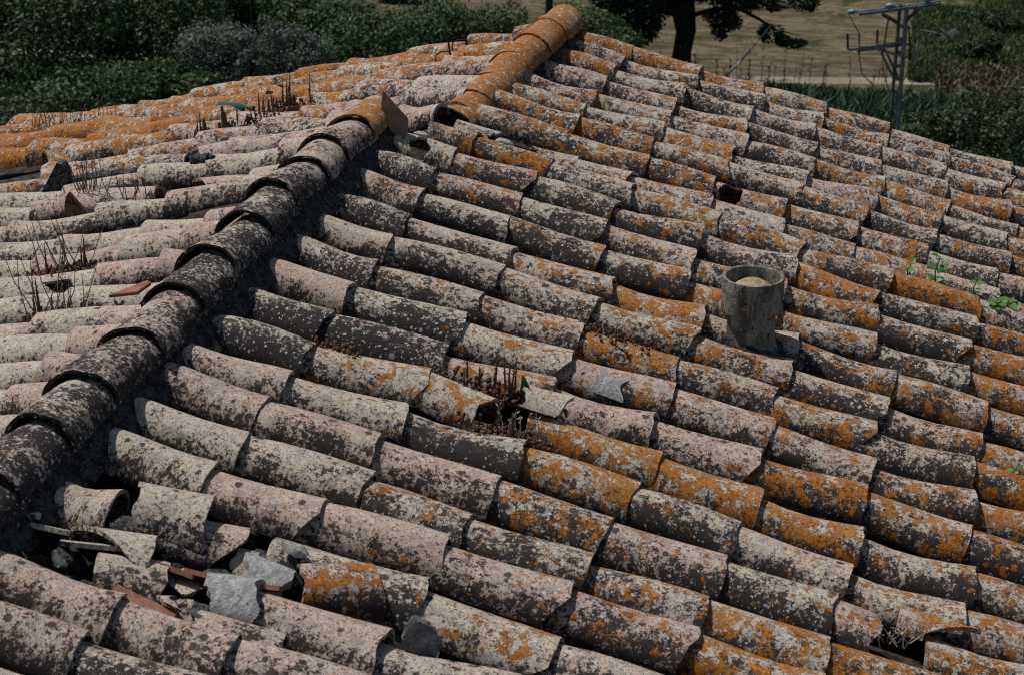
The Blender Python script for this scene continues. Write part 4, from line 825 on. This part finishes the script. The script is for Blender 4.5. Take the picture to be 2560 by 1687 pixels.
WORDS = [('huge dark green tree at the far left edge', 'tree'), ('dense dark green tree behind the left slope', 'tree'), ('green bush low behind the far left eave', 'bush'), ('bright green bush left of the olive tree foot', 'bush'), ('dark tree standing behind the larger olive tree', 'tree'),
         ('larger silvery olive tree behind the left verge', 'tree'), ('smaller silvery olive tree right of the larger one', 'tree'), ('green tree right behind the small olive tree', 'tree'), ('leafy green tree behind the two wire hooks, left one', 'tree'), ('leafy green tree between the wire hooks and the ridge post', 'tree'),
         ('sparse yellow green bush left of the ridge post', 'bush'), ('bright yellow green bush right of the ridge top', 'bush'), ('green bush at the foot of the big dark tree', 'bush'), ('round dark shrub on the hillside right of the power pole', 'shrub'), ('upper dark shrub on the right hillside', 'shrub'), ('small dark shrub high beside the pole crossarm', 'shrub'),
         ('large grey green shrub at the right edge below the reeds', 'shrub'), ('grey green shrub right of the power pole foot', 'shrub'), ('low green shrub close to the power pole foot', 'shrub'), ('dark far tree at the top edge above the hooks', 'tree'), ('dark shrub in the top right corner', 'shrub'), ('dull bush at the left edge beyond the eave', 'bush'), ('small green bush below the larger olive tree', 'bush')]
for i, (nm, kd, c, rx, ry) in enumerate(CROWNS):
    r = random.Random(40 + i); c = Vector(c); base = Vector((c.x, c.y, gz(c.x, c.y)))
    name = 'shrub' if 'shrub' in nm else ('bush' if 'bush' in nm else ('olive_tree' if 'olive' in nm else 'tree'))
    e = empty(name, base, WORDS[i][0], WORDS[i][1], 'trees and bushes behind the house' if name != 'shrub' else 'shrubs on the right hillside')
    blobs = [(c, (rx * .72, rx * .72, ry * .80))]
    for k in range(7): 
        a = k * .9 + r.uniform(-.3, .3)
        blobs.append((c + Vector((math.cos(a) * rx * .62, math.sin(a) * rx * .45, r.uniform(-.5, .55) * ry)), (rx * r.uniform(.32, .5),) * 2 + (ry * r.uniform(.34, .55),)))
    if c.z - ry * .6 > base.z + 1.0:   # lower boughs that reach towards the ground
        for k in range(4): blobs.append((Vector((c.x + r.uniform(-.6, .6) * rx, c.y + r.uniform(-.5, .5) * rx, c.z - ry * r.uniform(.7, 1.3))), (rx * .5, rx * .5, ry * .6)))
    n = int(min(26000, 3000 + 4200 * rx * ry)) ; size = {0: .115, 1: .105, 2: .075, 3: .095, 4: .085}[kd]
    if kd == 2: n = int(n * 1.6)
    leaf_cloud('crown', blobs, n, size, LEAF[kd], e, 500 + i, c)
    m = MB(); m.tube([base - Vector((0, 0, .3)), base + (c - base) * .5 + Vector((.1, .0, 0)), c + Vector((0, 0, ry * .3))], [.07 * rx + .06, .05 * rx + .05, .03], 8); m.build('trunk', M_BARK, e)
    m = MB()
    for k in range(5):
        b = blobs[1 + k][0]; s0 = base + (c - base) * .6; m.tube([s0, (s0 + b) / 2 + Vector((0, 0, .05)), b], [.035 * rx + .02, .02 * rx + .012, .006], 6)
    m.build('limb', M_BARK, e)

# the big dark tree with a thick trunk, an arching bough and hanging foliage
P = lambda k: Vector(BG[k])
tb = P('trunk_b'); base = Vector((tb.x - .05, tb.y, gz(tb.x, tb.y)))
e = empty('oak_tree', base, 'big dark tree with a thick trunk and a long arching bough', 'tree')
m = MB(); m.tube([base - Vector((0, 0, .3)), base + Vector((0, 0, .4)), tb + Vector((0, 0, .3)), P('trunk_m'), P('trunk_t') + Vector((0, 0, .0)), P('trunk_t') + Vector((-.3, .2, 1.6))], [.44, .36, .30, .33, .46, .30], 12); m.build('trunk', M_BARK, e)
m = MB(); m.tube([P('trunk_m') + Vector((.1, 0, .3)), P('bo0'), P('bo1'), P('bo2'), P('bo3'), P('bo4'), P('bo5')], [.12, .085, .075, .065, .05, .035, .012], 7); m.build('bough', M_BARK, e)
m = MB()
for t_ in ('cr0', 'cr2', 'cr7', 'cr10', 'cr1', 'cr6', 'cr9'): m.tube([P('trunk_t') + Vector((0, 0, -.2)), (P('trunk_t') + P(t_)) / 2 + Vector((0, 0, .15)), P(t_)], [.10, .06, .012], 6)
m.build('limb', M_BARK, e)
up = Vector((0, 0, 1))
blobs = [(P('cr0') + up * .3, (1.0, 1.0, .55)), (P('cr1') + up * .4, (1.1, 1.0, .5)), (P('cr2'), (.85, .7, .62)), (P('cr7') + up * .3 + Vector((.2, 0, 0)), (.55, .5, .5)), (P('cr3') + up * .45, (.6, .5, .35)), (P('bo2') + up * .25, (.7, .5, .3)), (P('cr10') + up * .3, (.6, .6, .4)), (P('cr7'), (.35, .4, .42)), (P('cr6') + up * .5, (1.0, .9, .35)), (P('cr9') + up * .25, (.55, .5, .35)),
         (P('cr3') + up * .1, (.28, .3, .4)), (P('cr8') - up * .1, (.3, .3, .22)), (P('cr4') - up * .25, (.45, .4, .32)), (P('cr5') - up * .2, (.40, .35, .16)), (P('bo4') + Vector((.3, 0, -.35)), (.3, .3, .2)), (P('trunk_t') + up * 1.3, (2.6, 2.2, .9)), (P('bo1') + up * .55, (.9, .8, .40)), (P('cr10') - up * .1, (.7, .6, .45)), (P('cr0') - up * .1, (.8, .7, .45)), (P('bo3') + up * .55, (.9, .7, .3))]
leaf_cloud('crown', blobs, 42000, .105, LEAF[0], e, 77, P('trunk_t'))
# dead branch standing in the field
e = empty('dead_branch', P('db0'), 'bare dead branch leaning right of the big dark tree', 'branch')
d0 = P('db0'); d0.z = gz(d0.x, d0.y) - .1
m = MB(); m.tube([d0, P('db0'), P('db1'), P('db2'), P('db3')], [.05, .045, .035, .022, .008], 6)
for a, b, r_ in (('db2', 'db5', .014), ('db2', 'db6', .016), ('db3', 'db4', .010), ('db1', 'db5', .012)): m.tube([P(a), (P(a) + P(b)) / 2 + Vector((.03, 0, .03)), P(b)], [r_, r_ * .7, .004], 5)
m.build('limb', M_CABLE, e)
# thin pole and ridge post
tp = P('thin_t'); b0 = Vector((tp.x, tp.y, gz(tp.x, tp.y))); m = MB(); m.tube([b0 - up * .2, Vector((tp.x, tp.y, tp.z + 2.5))], [.075, .06], 8)
tag(m.build('wooden_pole', M_BARK, None, base=b0), 'thin wooden pole above the larger olive tree', 'pole')
pb = P('post_b'); b0 = Vector((pb.x, pb.y, gz(pb.x, pb.y))); m = MB(); m.tube([b0 - up * .2, Vector((pb.x, pb.y, .45))], [.022, .022], 10)
tag(m.build('iron_post', M_IRON, None, base=b0), 'red brown iron post just behind the ridge top', 'post')

# ------------------------------------------------------------------ power pole
pt = P('pole_t'); pbm = P('pole_b'); x0 = (pt.x + pbm.x) / 2; yp = pt.y; zb = gz(x0, yp)
e = empty('power_pole', (x0, yp, zb), 'grey steel power pole with a wide crossarm and hanging cables', 'pole')
for sx_ in (-1, 1):
    for sy_ in (-1, 1):
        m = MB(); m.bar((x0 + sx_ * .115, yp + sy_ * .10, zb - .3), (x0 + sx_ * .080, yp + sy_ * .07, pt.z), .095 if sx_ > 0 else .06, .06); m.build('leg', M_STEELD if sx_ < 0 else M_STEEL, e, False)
m = MB(); z = zb + .3; s_ = 1
while z < pt.z - .3:
    f = (z - zb) / (pt.z - zb); w_ = .115 - .035 * f
    for sy_ in (-1, 1): m.bar((x0 - w_, yp + sy_ * (.10 - .03 * f), z), (x0 + w_, yp + sy_ * (.10 - .03 * f), z), .02, .05)
    m.bar((x0 - w_, yp - .10 + .03 * f, z), (x0 - w_, yp + .10 - .03 * f, z), .02, .05); m.bar((x0 + w_, yp - .10 + .03 * f, z), (x0 + w_, yp + .10 - .03 * f, z), .02, .05); z += .33
o = m.build('lattice', M_STEEL, e, False); o['kind'] = 'stuff'
for dy in (-.11, .11):
    m = MB(); m.bar(P('arm_l') + Vector((0, dy, 0)), P('arm_r') + Vector((0, dy, 0)), .05, .075); m.build('crossarm', M_STEEL, e, False)
for a, b in (('br1a', 'br1b'), ('br2a', 'br2b')):
    for dy in (-.09, .09):
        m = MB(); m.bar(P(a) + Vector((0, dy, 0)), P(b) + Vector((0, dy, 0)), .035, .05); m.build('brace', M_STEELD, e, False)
m = MB(); m.bar(P('br3a') + Vector((0, -.09, 0)), P('br3b') + Vector((0, -.09, 0)), .04, .06); m.build('brace', M_STEEL, e, False)
m = MB(); m.bar(P('br3a') + Vector((.08, .09, .05)), P('br3b') + Vector((.06, .09, .05)), .04, .06); m.build('brace', M_STEEL, e, False)
m = MB(); m.bar(P('br4a') + Vector((0, -.12, 0)), P('br4b') + Vector((0, -.12, 0)), .05, .05); m.build('brace', M_CABLE, e, False)
for a, b, dy in (('arm2_l', 'arm2_r', -.10), ('arm3_l', 'arm3_r', .14)):
    m = MB(); m.bar(P(a) + Vector((0, dy, 0)), P(b) + Vector((0, dy, 0)), .05, .06); m.build('lower_arm', M_STEEL, e, False)
for a, b in (('pin1', 'pin1b'), ('pin2', 'pin2b')):
    m = MB(); m.bar(P(b) + Vector((0, -.10, 0)), P(a) + Vector((0, -.10, 0)), .055, .055); m.build('pin', M_STEELD, e, False)
for k, ln in (('ins1', .16), ('ins2', .15), ('ins3', .17)):
    m = MB(); p = P(k) + Vector((0, -.05, .04)); m.tube([p + Vector((-ln, 0, -.03)), p + Vector((-ln * .7, 0, -.02)), p + Vector((-ln * .65, 0, -.02)), p, p + Vector((.01, 0, 0)), p + Vector((ln * .6, 0, .02))], [.03, .045, .065, .075, .05, .04], 10); m.build('insulator', M_INS, e)
def cable(pts, r_, mat): m = MB(); m.tube(pts, r_, 6); m.build('cable', mat, e)
cable([P('ins1') + Vector((-.12, -.05, -.02)), P('ins1') + Vector((-.02, -.06, -.2)), P('c1a'), P('c1b')], .012, M_CABLED)
cable([P('c1a') + Vector((.02, -.06, 0)), P('c1b') + Vector((0, -.12, 0))], .020, M_CABLED)
cable([P('c1b') + Vector((0, -.12, 0)), P('c1c'), P('c1d'), P('c1e')], .016, M_CABLE)
cable([P('c2a'), P('c2b') + Vector((0, -.14, 0))], .020, M_CABLED); cable([P('c2b') + Vector((0, -.14, 0)), P('c2c'), P('c2d')], .014, M_CABLE)
cable([P('c3a'), P('c3b')], .020, M_CABLED); cable([P('c3b'), P('c3b') + Vector((-.02, 0, -.25)), P('c3c')], .012, M_CABLE)
m = MB(); f0, f1, f2 = P('fan0'), P('fan1'), P('fan2')
for i in range(6):
    a = f0 + Vector((.02 * i, .03 * (i % 2), 0)); b = f1 + (f2 - f1) * (i / 5) + Vector((0, .05 * (i % 3), -.05 * (i % 2))); m.tube([a, (a + b) / 2 + Vector((.01, 0, 0)), b], [.010, .014, .010], 5)
o = m.build('cable_tail', M_STRAW, e)

# ------------------------------------------------------------------ reed bed, hillside grass and dry stalks
def blades(name, n, reg, h, w, mat, seed, lean=.25):
    g_ = np.random.default_rng(seed); x = g_.uniform(reg[0], reg[1], n); y = g_.uniform(reg[2], reg[3], n)
    z = np.array([gz(a, b) for a, b in zip(x, y)]); P0 = np.stack([x, y, z], 1); hh = h * g_.uniform(.55, 1.1, n)[:, None]
    an = g_.uniform(0, np.pi, n); a = np.stack([np.cos(an), np.sin(an), 0 * an], 1) * w * g_.uniform(.6, 1.3, n)[:, None]
    l1 = np.stack([g_.normal(0, lean, n), g_.normal(0, lean, n), np.ones(n)], 1) * hh; mid = P0 + l1 * .55; l2 = l1 * .92 + np.stack([g_.normal(0, lean, n), g_.normal(0, lean, n), -abs(g_.normal(0, .2, n))], 1) * hh * .6
    V = np.stack([P0 - a * .4, P0 + a * .4, mid + a, mid - a, P0 + l2], 1).reshape(-1, 3); i = np.arange(n) * 5
    me = bpy.data.meshes.new(name); me.from_pydata(V.tolist(), [], [tuple(f) for f in np.stack([i, i + 1, i + 2, i + 3], 1)] + [tuple(f) for f in np.stack([i + 3, i + 2, i + 4], 1)])
    t = np.repeat(np.clip(.5 + .3 * g_.normal(size=n), 0, 1), 5); me.attributes.new('tint', 'FLOAT', 'POINT').data.foreach_set('value', t.astype(np.float32))
    return tag(link(name, me, mat), kind='stuff')
M_REED = mat_leaf('dark_reed_blade', (0.010, 0.030, 0.014), (0.038, 0.085, 0.040), .2); M_GRASS = mat_leaf('rank_grass', (0.022, 0.040, 0.010), (0.075, 0.100, 0.030), .2); M_DRYG = mat_leaf('dry_grass', (0.06, 0.047, 0.024), (0.15, 0.115, 0.062), .1)
blades('reeds', 26000, (-6.5, 9.5, 35.5, 47.6), 1.15, .05, M_REED, 1)
blades('tall_grass', 12000, (1.7, 4.2, 51.8, 62), .42, .03, M_GRASS, 2)
blades('tall_grass', 5000, (-12, 6, 48.2, 50.4), .22, .03, M_GRASS, 3)
blades('dry_grass', 3500, (2.6, 8.5, 49.0, 53.5), .5, .04, M_DRYG, 5)
blades('tall_grass', 6000, (4.0, 9.5, 54, 72), .35, .03, M_GRASS, 6)
m = MB(); rr = random.Random(5)
for i in range(46):
    x = rr.uniform(-6.5, 1.2); y = rr.uniform(47.0, 49.6); z = gz(x, y); h = rr.uniform(.9, 1.9); tp_ = Vector((x + rr.uniform(-.15, .15), y, z + h)); m.tube([(x, y, z), tp_], [.012, .005], 4, True, rr.random())
    for q_ in range(8): m.leaf(Vector((x, y, z)) + (tp_ - Vector((x, y, z))) * rr.uniform(.3, 1), (rr.uniform(-1, 1), rr.uniform(-1, 1), .8), (0, 0, 1), .16, .05, rr.random())
tag(m.build('dry_reeds', M_GRASS, tint=True), kind='stuff')
# roadside debris on the hillside
for i, (x, y, s, lb) in enumerate([(3.15, 57.5, .32, 'dark round lump on the right hillside beside a fallen branch'), (2.75, 57.0, .22, 'smaller blue grey lump on the right hillside')]):
    tag(link('boulder', rock_mesh('boulder', s, s, s * 1.1, 140 + i, 2), M_STONE, None, Matrix.Translation((x, y, gz(x, y) + s * .6))), lb, 'boulder')
m = MB(); z = gz(2.5, 57.5); m.tube([(2.0, 57.3, z + .45), (2.5, 57.4, z + .35), (3.0, 57.5, z + .2)], [.03, .045, .05], 6); m.tube([(2.35, 57.4, z + .75), (2.6, 57.5, z + .5), (2.9, 57.5, z + .3)], [.02, .04, .05], 6)
tag(m.build('fallen_branch', M_CABLE, base=(2.5, 57.4, z)), 'pale fallen branch on the right hillside', 'branch')
